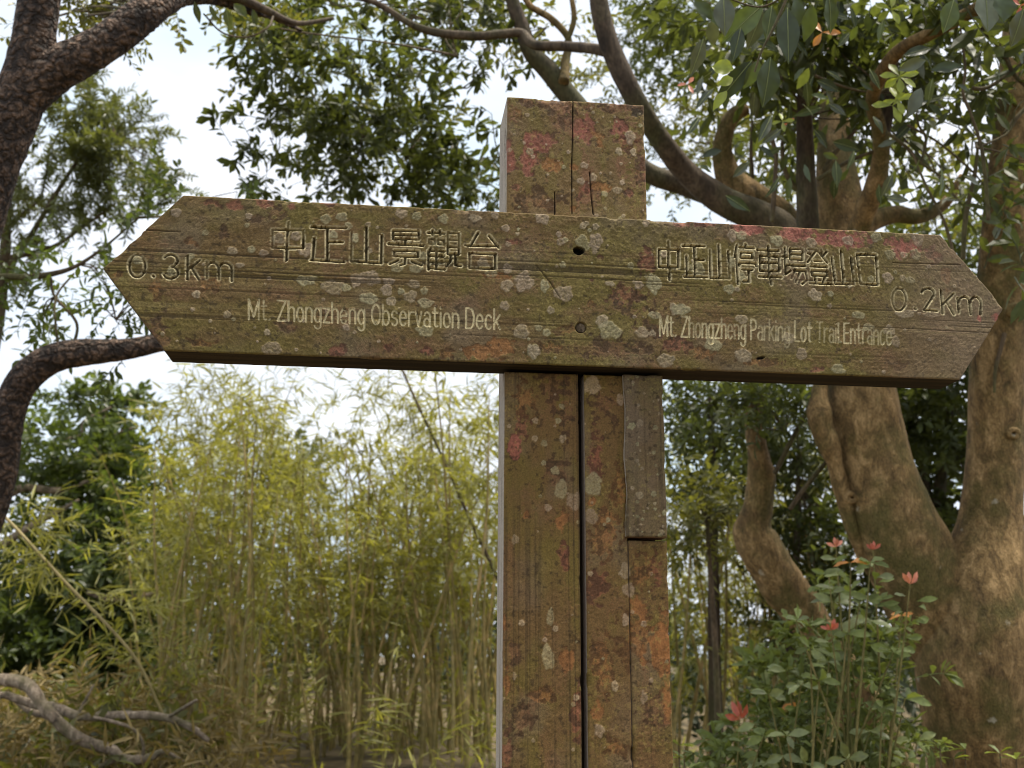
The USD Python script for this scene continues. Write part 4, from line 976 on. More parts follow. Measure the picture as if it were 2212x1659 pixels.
foliage(tree, 'crown', 'broad', 'dark_leaf', [(1660, 110, 150, 120, 3.9, 0.6, 50), (1830, 120, 170, 130, 4.2, 0.7, 58), (2020, 130, 150, 130, 3.9, 0.7, 58), (1690, 280, 110, 90, 4.9, 0.5, 30), (1840, 280, 120, 90, 4.9, 0.6, 30), (2010, 320, 120, 110, 4.6, 0.7, 36), (2130, 330, 70, 120, 3.5, 0.4, 12), (2080, 480, 90, 90, 4.3, 0.5, 14), (1620, 20, 160, 60, 3.6, 0.5, 46), (1880, 20, 260, 60, 3.6, 0.6, 60), (2110, 40, 80, 60, 3.2, 0.4, 18), (2190, 600, 40, 90, 3.4, 0.3, 6)],
        106, (0.8, 1.2), 0.43, 5.0, [(1740, 250, 4.0), (1900, 200, 3.6), (2000, 80, 3.3), (2090, 40, 3.2), (1840, 200, 4.4), (1690, 320, 4.1), (2110, 320, 3.3), (2000, 360, 3.5), (1640, 60, 3.6)], 70)
foliage(tree, 'crown', 'small', 'olive_leaf', [(1620, 330, 90, 100, 6.5, 0.6, 50), (1900, 390, 170, 90, 6.5, 0.7, 48), (1760, 240, 170, 140, 6.2, 0.7, 60), (2060, 400, 110, 120, 6.2, 0.6, 40), (1560, 170, 90, 70, 6.0, 0.5, 36), (1640, 430, 60, 40, 6.6, 0.4, 14)], 107, (0.8, 1.2), 0.44, 6.0)

foliage(tree, 'crown', 'small', 'dark_leaf', [(1622, 868, 60, 40, 4.1, 0.2, 26), (1590, 920, 40, 30, 4.1, 0.15, 8), (1690, 880, 50, 30, 4.2, 0.15, 10)], 108, (0.7, 1.0), 0.36, 8.0, [(1628, 930, 4.3), (1690, 930, 4.2)], 10)

# single large leaves that hang close behind the sign's right arm
NEAR = [((1701, 17), (1704, 134), 47, 'near_dark_leaf', -.2), ((1664, 124), (1654, 228), 52, 'near_dark_leaf', .3), ((1624, 131), (1546, 225), 40, 'near_dark_leaf', .2), ((1585, 150), (1536, 142), 38, 'fresh_leaf', .1), ((1583, 168), (1553, 182), 22, 'fresh_leaf', .5), ((1570, 196), (1540, 234), 22, 'fresh_leaf', -.3), ((1648, 10), (1560, 91), 50, 'near_green_leaf', .1), ((1647, 22), (1617, 107), 34, 'near_dull_leaf', .3), ((1563, -8), (1566, 71), 44, 'near_dull_leaf', -.2), ((1667, 13), (1657, 84), 34, 'near_green_leaf', .2), ((1519, 84), (1496, 161), 32, 'near_dull_leaf', .4), ((1536, 46), (1543, 98), 28, 'near_dull_leaf', -.3),
        ((2128, -20), (2138, 66), 62, 'near_dull_leaf', .2), ((2165, -14), (2172, 44), 54, 'near_dark_leaf', .2), ((1720, -10), (1727, 60), 34, 'near_dark_leaf', .4), ((1755, 10), (1740, 90), 36, 'near_green_leaf', .3), ((1600, 60), (1585, 130), 30, 'near_dark_leaf', .1), ((1640, 130), (1612, 190), 30, 'near_green_leaf', .5), ((1500, 0), (1540, 40), 32, 'near_green_leaf', .1), ((1790, -10), (1800, 70), 36, 'near_dark_leaf', .3), ((1990, 190), (1965, 250), 30, 'near_dull_leaf', .2), ((2060, 0), (2040, 70), 40, 'near_green_leaf', .1), ((2210, 20), (2190, 100), 46, 'near_dull_leaf', .3), ((2000, 130), (1940, 150), 26, 'near_dull_leaf', .6), ((2010, 150), (2085, 140), 26, 'near_dark_leaf', .4)]
limb('twig', [(1712, -60, 8, 2.1), (1697, 0, 7, 2.1), (1671, 60, 6, 2.1), (1645, 111, 5, 2.1), (1630, 155, 4, 2.1)], tree, 'twig_bark', sides=6, rough=0.05, seed=70)
limb('twig', [(1700, -10, 5, 2.1), (1640, 15, 4, 2.12), (1570, -5, 4, 2.14), (1500, -30, 4, 2.16)], tree, 'twig_bark', sides=6, rough=0.05, seed=71)
limb('branch', [(2350, -140, 40, 3.0), (2250, -330, 34, 2.7), (2000, -330, 26, 2.4), (1800, -210, 16, 2.15), (1712, -60, 8, 2.1)], tree, SB, sides=10, rough=0.06, seed=72)
limb('twig', [(2000, -330, 10, 2.4), (2080, -120, 8, 2.3), (2130, -15, 6, 2.2)], tree, 'twig_bark', sides=6, rough=0.05, seed=73)
for k, (b, t_, w_, mt, rl) in enumerate(NEAR):
    dd = 2.08 + 0.06 * ((k * 7) % 5)
    leaf_part(tree, b, t_, w_, dd, mt, rl, 'ellipse', dd - 0.02 + 0.01 * (k % 4), droop=0.08 + 0.05 * (k % 3))
for c, n_, mt, L in (((1943, 165), 7, 'fresh_leaf', 44), ((1938, 215), 4, 'fresh_leaf', 40), ((1928, 228), 3, 'fresh_leaf', 46), ((1690, 262), 4, 'fresh_leaf', 26), ((1925, 20), 5, 'fresh_leaf', 40), ((1560, 40), 0, 'fresh_leaf', 30), ((1486, 182), 3, 'pink_leaf', 24), ((1776, 70), 3, 'orange_leaf', 40), ((2205, 12), 3, 'red_leaf', 34), ((1702, 265), 2, 'red_leaf', 18)):
    for j in range(n_):
        a = j * 2 * np.pi / n_ + c[0]
        leaf_part(tree, c, (c[0] + L * math.cos(a), c[1] + L * 0.8 * math.sin(a)), L * 0.36, 3.0, mt, 0.3 * math.sin(a * 3), 'obovate', 3.0 - 0.03 * math.sin(a + 1))
rng = np.random.default_rng(8)
for k in range(170):
    x, y = rng.uniform(1500, 2150), rng.uniform(-10, 430)
    if y > 230 and rng.uniform() < 0.6:
        continue
    a = rng.uniform(0.1, 3.04)
    L = rng.uniform(34, 62)
    d_ = rng.uniform(2.9, 3.7)
    leaf_part(tree, (x, y), (x + L * math.cos(a), y + L * math.sin(a)), L * rng.uniform(0.3, 0.42), d_, ('near_dark_leaf', 'near_green_leaf', 'dark_leaf', 'near_dull_leaf', 'near_dark_leaf')[rng.integers(0, 5)], rng.normal(0, 0.8), 'ellipse', d_ + rng.uniform(-.05, .05), rng.uniform(0.05, 0.3))

# ------------------------------------------------------------------ the dark tree at the upper left
lt = thing('dark_barked_tree', 'dark ridged-bark tree trunk with a thick limb in the upper left corner', 'tree')
RB = 'ridged_bark'
limb('trunk', [(-330, 1500, 190, 3.5), (-210, 1000, 160, 3.5), (-110, 620, 138, 3.5), (-45, 420, 128, 3.5), (-8, 320, 120, 3.5), (30, 235, 112, 3.5), (58, 170, 102, 3.5), (70, 110, 94, 3.5), (78, 50, 88, 3.5), (88, -30, 86, 3.5), (110, -200, 80, 3.5), (150, -420, 60, 3.5)], lt, RB, sides=60, rough=0.07, freq=9, seed=41, spacing=0.010, ridge=0.007)
limb('limb', [(20, 250, 90, 3.5), (66, 196, 98, 3.5), (116, 155, 92, 3.5), (185, 117, 85, 3.5), (248, 78, 79, 3.52), (308, 34, 74, 3.55), (350, 8, 60, 3.6), (400, -12, 46, 3.7), (470, -6, 36, 3.8), (530, 18, 24, 3.9), (590, 36, 15, 4.0), (650, 66, 8, 4.1)], lt, RB, sides=56, rough=0.07, freq=9, seed=43, spacing=0.010, ridge=0.007)
limb('branch', [(430, -6, 20, 3.75), (500, -10, 22, 3.8), (570, 20, 18, 3.9), (640, 50, 12, 4.0), (720, 40, 8, 4.1)], lt, LB, sides=10, rough=0.1, freq=20, seed=44)
limb('twig', [(440, 30, 4, 3.8), (480, 70, 4, 3.75), (535, 80, 4, 3.7), (578, 60, 4, 3.7), (590, 36, 5, 3.8)], lt, 'twig_bark', sides=6, rough=0.05, seed=45)
for b, t_, w_ in (((488, 18), (497, 62), 20), ((505, 8), (535, 36), 22), ((546, 20), (555, 56), 13), ((420, 4), (432, 50), 15), ((452, 12), (470, 44), 12), ((300, -6), (322, 22), 18), ((345, -4), (330, 26), 16), ((160, 60), (176, 86), 12), ((200, 70), (212, 92), 12)):
    leaf_part(lt, b, t_, w_, 3.7, 'dark_leaf', 0.3)
foliage(lt, 'crown', 'small', 'olive_leaf', [(185, 35, 60, 50, 4.4, 0.3, 40), (150, 90, 30, 34, 4.2, 0.2, 12), (250, 0, 90, 26, 4.4, 0.3, 34), (215, 66, 30, 30, 4.4, 0.2, 10), (590, 30, 60, 40, 4.6, 0.3, 18), (420, -20, 120, 30, 4.4, 0.3, 22), (10, 50, 24, 20, 5, 0.2, 3)], 110, (0.6, 0.9), 0.42, 8.0, [(300, 20, 3.8), (470, -6, 3.8), (590, 36, 4.0)], 18)

# the limb that comes in from the left edge and ends behind the board
lb = thing('bent_limb_tree', 'tree at the left edge whose bent limb reaches behind the left arrow of the board', 'tree')
limb('trunk', [(-330, 2050, 200, 4.0), (-230, 1600, 150, 4.0), (-110, 1250, 112, 4.0), (-40, 1120, 92, 4.0), (-8, 1030, 82, 4.0), (6, 955, 74, 4.0), (20, 890, 68, 4.0), (44, 832, 68, 4.0), (84, 790, 67, 4.0), (134, 768, 63, 4.0), (200, 760, 57, 4.0), (269, 755, 47, 4.02), (336, 742, 41, 4.05), (420, 725, 34, 4.1), (520, 700, 26, 4.2), (640, 680, 17, 4.3), (760, 650, 9, 4.4)], lb, RB, sides=48, rough=0.06, freq=10, seed=51, spacing=0.011, ridge=0.003)
limb('twig', [(150, 768, 9, 4.0), (166, 700, 7, 4.05), (118, 640, 6, 4.1), (110, 600, 5, 4.1)], lb, 'twig_bark', sides=6, rough=0.1, seed=52)
limb('twig', [(130, 770, 8, 4.0), (120, 700, 6, 4.0), (122, 640, 5, 4.05), (160, 590, 4, 4.1)], lb, 'twig_bark', sides=6, rough=0.1, seed=53)
limb('branch', [(-60, 610, 16, 4.3), (0, 598, 15, 4.3), (60, 598, 14, 4.3), (120, 590, 12, 4.3), (170, 572, 9, 4.3), (230, 530, 6, 4.3), (300, 470, 4, 4.3)], lb, 'twig_bark', sides=8, rough=0.1, freq=20, seed=54)
foliage(lb, 'crown', 'small', 'bush_leaf', [(60, 680, 70, 50, 4.3, 0.3, 13), (250, 670, 60, 44, 4.2, 0.2, 17), (150, 640, 60, 50, 4.3, 0.2, 8), (40, 560, 60, 36, 4.5, 0.3, 12), (300, 640, 36, 40, 4.1, 0.15, 8), (220, 600, 40, 26, 4.3, 0.2, 5), (270, 780, 30, 30, 4.2, 0.15, 3), (350, 440, 60, 40, 4.5, 0.2, 10), (300, 480, 30, 40, 4.5, 0.2, 4), (500, 400, 30, 20, 5, 0.2, 3)], 111, (0.7, 1.0), 0.40, 9.0, [(120, 640, 4.1), (170, 572, 4.3), (60, 598, 4.3), (300, 470, 4.3), (250, 690, 4.2), (269, 755, 4.05)], 26)

# ------------------------------------------------------------------ trees farther back


def far_tree(name, label, cat, trunk, limbs, crown, kind, mat, tb, seed, scale, gap, gs, anchors, tw):
    t = thing(name, label, cat)
    limb('trunk', trunk, t, tb, sides=16, rough=0.1, freq=6, seed=seed)
    for k, l in enumerate(limbs):
        limb('branch', l, t, tb, sides=10, rough=0.1, freq=8, seed=seed + k + 1)
    foliage(t, 'crown', kind, mat, crown, seed + 200, scale, gap, gs, anchors, tw)
    return t


far_tree('feathery_tree', 'feathery fine-leaved tree with bare lower twigs below the upper left limb', 'tree',
         [(-120, 1500, 60, 9.0), (-60, 1000, 46, 9.0), (0, 640, 30, 9.0), (14, 500, 20, 9.0), (20, 420, 13, 9.0), (24, 360, 8, 9.0)],
         [[(8, 590, 16, 9.0), (60, 520, 12, 9.0), (120, 420, 10, 9.0), (180, 330, 7, 9.0), (230, 270, 4, 9.0)], [(10, 560, 14, 9.0), (110, 535, 10, 9.0), (180, 490, 7, 9.0), (250, 440, 4, 9.0)], [(14, 500, 10, 9.0), (50, 460, 7, 9.0), (90, 420, 5, 9.0), (110, 300, 3, 9.0)], [(20, 420, 8, 9.0), (40, 330, 6, 9.0), (70, 280, 4, 9.0)]],
         [(170, 222, 55, 34, 9.0, 0.5, 34), (230, 280, 90, 50, 9.0, 0.6, 70), (270, 340, 80, 46, 9.0, 0.6, 62), (160, 350, 70, 50, 9.0, 0.6, 46), (260, 420, 80, 44, 9.0, 0.6, 34), (130, 440, 90, 50, 9.0, 0.6, 34), (60, 480, 60, 50, 9.0, 0.5, 20), (350, 385, 40, 20, 9.0, 0.4, 10), (60, 420, 60, 60, 9.0, 0.6, 12), (390, 410, 50, 20, 9, 0.4, 7), (40, 560, 60, 60, 9.0, 0.6, 20), (220, 490, 40, 40, 9, 0.4, 8)],
         'feather', 'feathery_leaf', 'twig_bark', 120, (1.0, 1.5), 0.40, 6.0, [(120, 420, 9.0), (180, 330, 9.0), (180, 490, 9.0), (60, 460, 9.0), (230, 275, 9.0), (110, 535, 9.0)], 70)
far_tree('dark_green_tree', 'dark glossy green tree at the lower left behind the fallen branches', 'tree',
         [(160, 1700, 60, 11.0), (180, 1400, 50, 11.0), (190, 1200, 36, 11.0), (200, 1050, 20, 11.0)],
         [[(-20, 1090, 24, 10.6), (50, 1055, 18, 10.6), (128, 1060, 14, 10.6), (190, 1040, 8, 10.6)], [(0, 1180, 20, 10.4), (60, 1140, 16, 10.4), (124, 1106, 12, 10.4), (170, 1080, 6, 10.4)], [(190, 1277, 16, 10.0), (235, 1292, 15, 10.0), (290, 1290, 13, 10.0), (350, 1280, 9, 10)], [(215, 1000, 14, 11.2), (260, 975, 10, 11.2), (305, 965, 7, 11.2)], [(222, 990, 10, 11.2), (240, 945, 8, 11.2), (300, 920, 5, 11.2)], [(130, 950, 7, 11.2), (175, 940, 6, 11.2), (180, 910, 5, 11.2), (240, 880, 4, 11.2)]],
         [(120, 1000, 140, 60, 11.0, 0.8, 120), (250, 1060, 120, 90, 11.0, 0.8, 190), (260, 1180, 100, 80, 10.6, 0.8, 150), (100, 1230, 130, 70, 11.4, 0.8, 110), (90, 1330, 150, 80, 10.6, 0.9, 190), (250, 1330, 130, 90, 10.6, 0.9, 190), (40, 940, 70, 40, 11.4, 0.6, 44), (60, 1440, 160, 70, 10.4, 0.8, 160), (260, 1450, 130, 80, 10.4, 0.8, 150), (190, 860, 50, 50, 11.0, 0.5, 50), (240, 890, 50, 40, 11.0, 0.5, 26), (90, 1120, 110, 50, 11.6, 0.6, 70)],
         'bush', 'bush_leaf', 'grey_limb_bark', 130, (1.0, 1.6), 0.40, 5.0, [(200, 1050, 11.0), (190, 1200, 11.0), (240, 945, 11.2), (180, 1400, 11)], 40)
far_tree('distant_grey_tree', 'small grey-green treetop seen past the bamboo left of the post', 'tree',
         [(655, 1700, 34, 15.0), (650, 1300, 24, 15.0), (648, 1050, 12, 15.0), (650, 970, 5, 15.0)], [],
         [(645, 990, 44, 34, 15.0, 0.6, 42), (640, 1060, 56, 46, 15.0, 0.7, 60), (600, 1010, 30, 24, 15, 0.4, 14), (690, 1080, 30, 40, 15, 0.5, 20)], 'bush', 'feathery_leaf', 'twig_bark', 150, (1.0, 1.5), 0.40, 5.0, [(650, 1040, 15.0)], 12)
far_tree('shaded_tree', 'dark broad-leaved tree filling the gap between the leaning trunk and right trunk', 'tree',
         [(2040, 1900, 60, 7.6), (2030, 1400, 46, 7.6), (2030, 1100, 30, 7.6), (2040, 900, 16, 7.6)], [[(2030, 1150, 18, 7.6), (1990, 1000, 12, 7.6), (1980, 900, 7, 7.6)]],
         [(2020, 900, 90, 80, 7.4, 0.7, 120), (2030, 1050, 90, 120, 7.4, 0.7, 150), (2000, 770, 110, 80, 7.4, 0.7, 80), (2080, 560, 90, 120, 7.6, 0.7, 90), (1980, 1000, 50, 90, 7.6, 0.5, 60), (2060, 1180, 60, 70, 7.2, 0.5, 60)], 'bush', 'dark_leaf', 'dark_bark', 160, (0.8, 1.3), 0.43, 6.0, [(2030, 1100, 7.6), (2040, 950, 7.6)], 30)
far_tree('undergrowth_tree', 'slender dark-leaved tree behind the crooked trunk right of the post', 'tree',
         [(1560, 1900, 40, 7.4), (1545, 1500, 30, 7.4), (1540, 1100, 20, 7.4), (1535, 850, 10, 7.4)], [[(1540, 1150, 12, 7.4), (1490, 1030, 9, 7.4), (1470, 920, 5, 7.4)], [(1700, 1500, 20, 7.2), (1720, 1200, 14, 7.2), (1725, 980, 9, 7.2)]],
         [(1500, 880, 80, 70, 7.4, 0.6, 60), (1600, 900, 100, 70, 7.4, 0.7, 95), (1720, 930, 90, 90, 7.4, 0.7, 110), (1520, 1010, 80, 60, 7.4, 0.6, 40), (1720, 1080, 90, 90, 7.4, 0.7, 110), (1580, 1060, 60, 70, 7.4, 0.5, 48), (1780, 1180, 90, 90, 7.2, 0.7, 110), (1490, 1120, 60, 60, 7.2, 0.5, 36), (1640, 780, 220, 50, 7.6, 0.7, 80), (1850, 1290, 100, 120, 7.2, 0.7, 130), (1740, 1330, 110, 110, 7.2, 0.7, 90)], 'small', 'dark_leaf', 'dark_bark', 170, (0.9, 1.5), 0.44, 6.0, [(1540, 1100, 7.4), (1725, 1050, 7.2), (1490, 1030, 7.4), (1600, 900, 7.4)], 40)
far_tree('young_leafy_tree', 'young tree with light orange-tipped leaves beside the repair block', 'tree',
         [(1560, 1800, 16, 5.0), (1545, 1400, 13, 5.0), (1530, 1180, 9, 5.0), (1525, 1090, 5, 5.0)], [],
         [(1520, 1090, 70, 40, 5.0, 0.25, 34), (1500, 1140, 60, 40, 5.0, 0.25, 24), (1580, 1100, 44, 36, 5.0, 0.2, 14)], 'small', 'olive_leaf', 'twig_bark', 180, (0.75, 1.1), 0.36, 8.0, [(1530, 1180, 5.0), (1528, 1120, 5.0)], 16)

# ------------------------------------------------------------------ bamboo


def bamboo(seed, hgt, lean, first, density=1.0):
    """Culm with nodes, and its leafy branches, as two meshes about the foot."""
    r = np.random.default_rng(seed)
    n = 34
    t = np.linspace(0, 1, n)
    az = r.uniform(0, 6.28)
    sway = lean * hgt * (0.35 * t + 0.65 * t ** 2.6)
    p = np.stack([sway * math.cos(az) + 0.03 * np.sin(t * 7 + seed), sway * math.sin(az) + 0.03 * np.cos(t * 6), hgt * (t - 0.09 * lean * t ** 3)], 1)
    rad = 0.0155 * (1 - t) ** 0.75 + 0.002
    pr = []
    for k in range(n):
        pr.append([*p[k], rad[k]])
    culm = tube(np.array(pr), 8, n=110, cap=True)
    v = culm[0]
    node = np.repeat((np.arange(110) % 5 == 0), 8)
    c = np.repeat(culm[0][:880].reshape(110, 8, 3).mean(1), 8, 0)
    v[:880] = np.where(node[:, None], c + (v[:880] - c) * 1.28, v[:880])
    parts = []
    for z in np.arange(first, 0.995, 0.042):
        for b in range(int(r.integers(1, 4) * density + 0.5)):
            x = np.array([np.interp(z, t, p[:, k]) for k in range(3)])
            a = r.uniform(0, 6.28)
            L = r.uniform(0.25, 0.62) * (1.15 - 0.7 * z)
            d = unit(np.array([math.cos(a), math.sin(a), r.uniform(0.3, 1.3)]))
            e = x + d * L
            e2 = e + np.array([d[0], d[1], -0.4]) * L * 0.35
            parts.append(tube(np.array([[*x, 0.0026], [*(x + d * L * 0.5), 0.0018], [*e, 0.0013], [*e2, 0.0008]]), 3, n=6, cap=False))
            for q in range(int(r.integers(5, 11))):
                f_ = r.uniform(0.3, 1.0)
                o = x + (e - x) * f_ if f_ < 0.8 else e + (e2 - e) * (f_ - 0.8) * 5
                dl = unit(np.array([d[0], d[1], -0.35]) + r.normal(0, 0.6, 3))
                lv, lf = leaf_shape(r.uniform(0.09, 0.17), r.uniform(0.014, 0.022), 0.2, r.uniform(0.05, 0.4), 'narrow')
                parts.append((lv @ frame(dl, unit(np.array([0, 0, 1.0]) + r.normal(0, 0.4, 3))).T + o, lf))
    return culm, join(parts)


UsdGeom.Scope.Define(stage, '/World/Kinds')
stage.GetPrimAtPath('/World/Kinds').SetSpecifier(Sdf.SpecifierClass)
KINDS = []
for k, (sd, hg, ln_, fi, de) in enumerate([(1, 4.0, 0.10, 0.46, 1.0), (2, 4.4, 0.16, 0.52, 1.0), (3, 3.6, 0.07, 0.42, 1.0), (4, 4.7, 0.22, 0.5, 0.9), (5, 3.3, 0.13, 0.34, 1.0), (6, 4.2, 0.05, 0.62, 1.0), (7, 3.0, 0.24, 0.3, 1.1)]):
    x = stage.CreateClassPrim(f'/World/Kinds/bamboo_{k}')
    x.SetTypeName('Xform')
    cu, lv = bamboo(sd, hg, ln_, fi, de)
    usdkit.mesh(stage, f'/World/Kinds/bamboo_{k}/culm', cu, MAT['bamboo_culm'], smooth=True)
    q = usdkit.mesh(stage, f'/World/Kinds/bamboo_{k}/leaves', lv, MAT['bamboo_leaf'], smooth=False)
    q.GetPrim().SetCustomDataByKey('kind', 'stuff')
    KINDS.append((x.GetPath(), hg))


def plant_bamboo(px, d, top, label, group, r):
    foot = at(px, 1420, d)
    foot[2] = ground_z(foot[0], foot[1]) - 0.03
    want = 1.5 + (1420 - top) / FPX * d - foot[2]
    k = int(r.integers(0, len(KINDS)))
    s = want / (KINDS[k][1] * 0.98)
    x = UsdGeom.Xform.Define(stage, numbered('/World/bamboo_culm'))
    x.AddTranslateOp().Set(Gf.Vec3d(*map(float, foot)))
    x.AddRotateZOp().Set(float(r.uniform(0, 360)))
    x.AddScaleOp().Set(Gf.Vec3f(float(0.5 + 0.5 * s), float(0.5 + 0.5 * s), float(s)))
    x.GetPrim().GetReferences().AddInternalReference(KINDS[k][0])
    x.GetPrim().SetInstanceable(True)
    tag(x.GetPrim(), label, 'bamboo', group)


r = np.random.default_rng(21)
TOPS = [(300, 1040), (380, 900), (440, 800), (520, 800), (560, 960), (620, 980), (700, 1000), (770, 960), (840, 930), (900, 870), (960, 830), (1020, 790), (1080, 800)]
for k in range(150):
    px = r.uniform(330, 1090)
    d = r.uniform(6.2, 10.0)
    top = np.interp(px, [q[0] for q in TOPS], [q[1] for q in TOPS]) + abs(r.normal(0, 190))
    plant_bamboo(px, d, top, 'slender yellow-green bamboo culm in the grove left of the post', 'bamboo culms left of the post', r)
for k in range(34):
    px = r.uniform(1430, 1790)
    d = r.uniform(6.5, 10.0)
    plant_bamboo(px, d, r.uniform(840, 1150), 'shaded bamboo culm in the grove right of the post', 'bamboo culms right of the post', r)

# leaning and fallen culms
def pole(name, pts, mat, label, cat, sides=8):
    return tag(limb(name, pts, None, mat, sides=sides, rough=0.05, freq=12, seed=3), label, cat)


fbm = thing('fallen_bamboo', 'pale dry bamboo culm fallen aslant across the dark green tree at lower left, leafy', 'fallen bamboo')
limb('culm', [(-40, 1075, 6, 5.6), (20, 1126, 7, 5.6), (134, 1250, 7, 5.5), (282, 1408, 7, 5.4), (349, 1536, 6, 5.4), (400, 1640, 5, 5.4), (440, 1740, 5, 5.4)], fbm, 'dry_bamboo', sides=8, rough=0.05, freq=12, seed=3)
pole('leaning_stem', [(865, 790, 5, 7.0), (905, 880, 6, 6.9), (950, 975, 6, 6.9), (1010, 1110, 7, 6.8), (1066, 1230, 8, 6.7), (1180, 1480, 9, 6.6), (1260, 1640, 9, 6.5)], 'twig_bark', 'thin dark bare stem leaning steeply toward the post left of it', 'leaning stem')

foliage(fbm, 'leaves', 'bamboo', 'bamboo_leaf', [(60, 1150, 80, 40, 5.7, 0.2, 16), (130, 1220, 80, 40, 5.7, 0.2, 20), (230, 1330, 70, 50, 5.7, 0.2, 10), (330, 1420, 90, 30, 5.7, 0.2, 22), (20, 1110, 50, 30, 5.7, 0.2, 8)], 195, (0.8, 1.2), 0.36, 8.0)

# ------------------------------------------------------------------ fallen branches at lower left
fb = thing('fallen_branch', 'grey fallen branch sloping down to the right from the lower left edge', 'fallen branch')
GB = 'grey_limb_bark'
limb('stem', [(-120, 1480, 29, 5.2), (-10, 1469, 26, 5.1), (60, 1480, 27, 5.05), (94, 1526, 26, 5.0), (145, 1576, 25, 5.0), (188, 1603, 24, 5.0), (235, 1617, 24, 5.0), (269, 1640, 21, 5.0), (322, 1637, 18, 5.0), (353, 1623, 10, 5.0), (396, 1644, 6, 5.0)], fb, GB, sides=22, rough=0.24, freq=26, seed=61, spacing=0.014)
limb('side_branch', [(262, 1632, 11, 5.0), (230, 1650, 13, 4.95), (190, 1668, 13, 4.9), (130, 1700, 11, 4.9)], fb, GB, sides=10, rough=0.24, freq=26, seed=62)
limb('side_branch', [(310, 1636, 7, 5.0), (308, 1604, 7, 4.98), (286, 1574, 7, 4.96), (240, 1558, 7, 4.95), (202, 1549, 6, 4.95)], fb, GB, sides=8, rough=0.24, freq=26, seed=63)
fb2_ = thing('fallen_branch', 'pinkish grey fallen branch lying level behind the sloping one', 'fallen branch')
limb('stem', [(10, 1500, 16, 5.4), (70, 1520, 19, 5.4), (118, 1528, 20, 5.35), (168, 1546, 20, 5.3), (235, 1547, 20, 5.3), (302, 1545, 18, 5.3), (370, 1553, 17, 5.3), (420, 1576, 14, 5.3), (450, 1600, 10, 5.3)], fb2_, GB, sides=18, rough=0.24, freq=26, seed=64, spacing=0.014)
limb('side_branch', [(362, 1550, 8, 5.3), (395, 1530, 8, 5.25), (425, 1512, 6, 5.2)], fb2_, GB, sides=8, rough=0.24, freq=26, seed=65)
limb('side_branch', [(170, 1540, 7, 5.3), (186, 1510, 6, 5.3), (203, 1478, 3, 5.3)], fb2_, GB, sides=8, rough=0.24, freq=26, seed=66)
fb3_ = thing('fallen_branch', 'thin shadowed fallen branch under the sloping one at lower left', 'fallen branch')
limb('stem', [(-60, 1490, 14, 5.6), (27, 1508, 14, 5.6), (67, 1536, 15, 5.55), (118, 1553, 14, 5.5), (160, 1590, 10, 5.5)], fb3_, GB, sides=12, rough=0.24, freq=26, seed=67)

# ------------------------------------------------------------------ shrub with red new leaves
sh = thing('red_tipped_shrub', 'leafy green shrub with red and pink new leaves at the foot of the big tree', 'shrub')
rng = np.random.default_rng(55)
FOOT = at(1800, 2150, 3.3)
FOOT[2] = ground_z(FOOT[0], FOOT[1])
TIPS = [(1598, 1555, 'red_leaf', 48, 5), (1795, 1362, 'red_leaf', 30, 5), (1966, 1262, 'pink_leaf', 38, 4), (1806, 1182, 'pink_leaf', 30, 4), (1886, 1188, 'red_leaf', 26, 4), (1948, 1330, 'orange_leaf', 30, 4), (1838, 1215, 'orange_leaf', 40, 3), (1880, 1215, 'shrub_leaf', 42, 4), (1690, 1690, 'red_leaf', 26, 4), (1722, 1520, 'orange_leaf', 42, 3),
        (1955, 1510, 'shrub_leaf', 56, 5), (1830, 1530, 'shrub_leaf', 46, 6), (1930, 1410, 'shrub_leaf', 46, 5), (1800, 1300, 'dull_leaf', 44, 6), (1860, 1290, 'shrub_leaf', 46, 6), (1750, 1400, 'shrub_leaf', 42, 6), (1840, 1430, 'shrub_leaf', 46, 6), (1700, 1450, 'dull_leaf', 46, 6), (1660, 1500, 'dull_leaf', 44, 6), (1770, 1470, 'shrub_leaf', 44, 6), (1890, 1470, 'shrub_leaf', 46, 5), (1880, 1580, 'dull_leaf', 48, 6), (1980, 1600, 'dull_leaf', 44, 3), (1770, 1580, 'dull_leaf', 44, 6), (1700, 1590, 'dull_leaf', 42, 6), (1650, 1590, 'shrub_leaf', 40, 5), (1830, 1640, 'dull_leaf', 46, 6), (1740, 1650, 'dull_leaf', 44, 6), (1650, 1650, 'dull_leaf', 42, 5), (1910, 1650, 'dull_leaf', 42, 5), (1960, 1640, 'shrub_leaf', 36, 3), (1790, 1240, 'shrub_leaf', 40, 4), (1870, 1340, 'dull_leaf', 52, 5), (1720, 1340, 'dull_leaf', 34, 3), (1600, 1640, 'shrub_leaf', 36, 4), (1830, 1370, 'shrub_leaf', 44, 5), (1760, 1530, 'shrub_leaf', 42, 5), (1680, 1640, 'dull_leaf', 44, 5), (1810, 1590, 'shrub_leaf', 44, 5), (1560, 1660, 'shrub_leaf', 34, 3), (1905, 1530, 'shrub_leaf', 40, 5), (1790, 1430, 'dull_leaf', 44, 5), (1730, 1480, 'dull_leaf', 44, 5)]
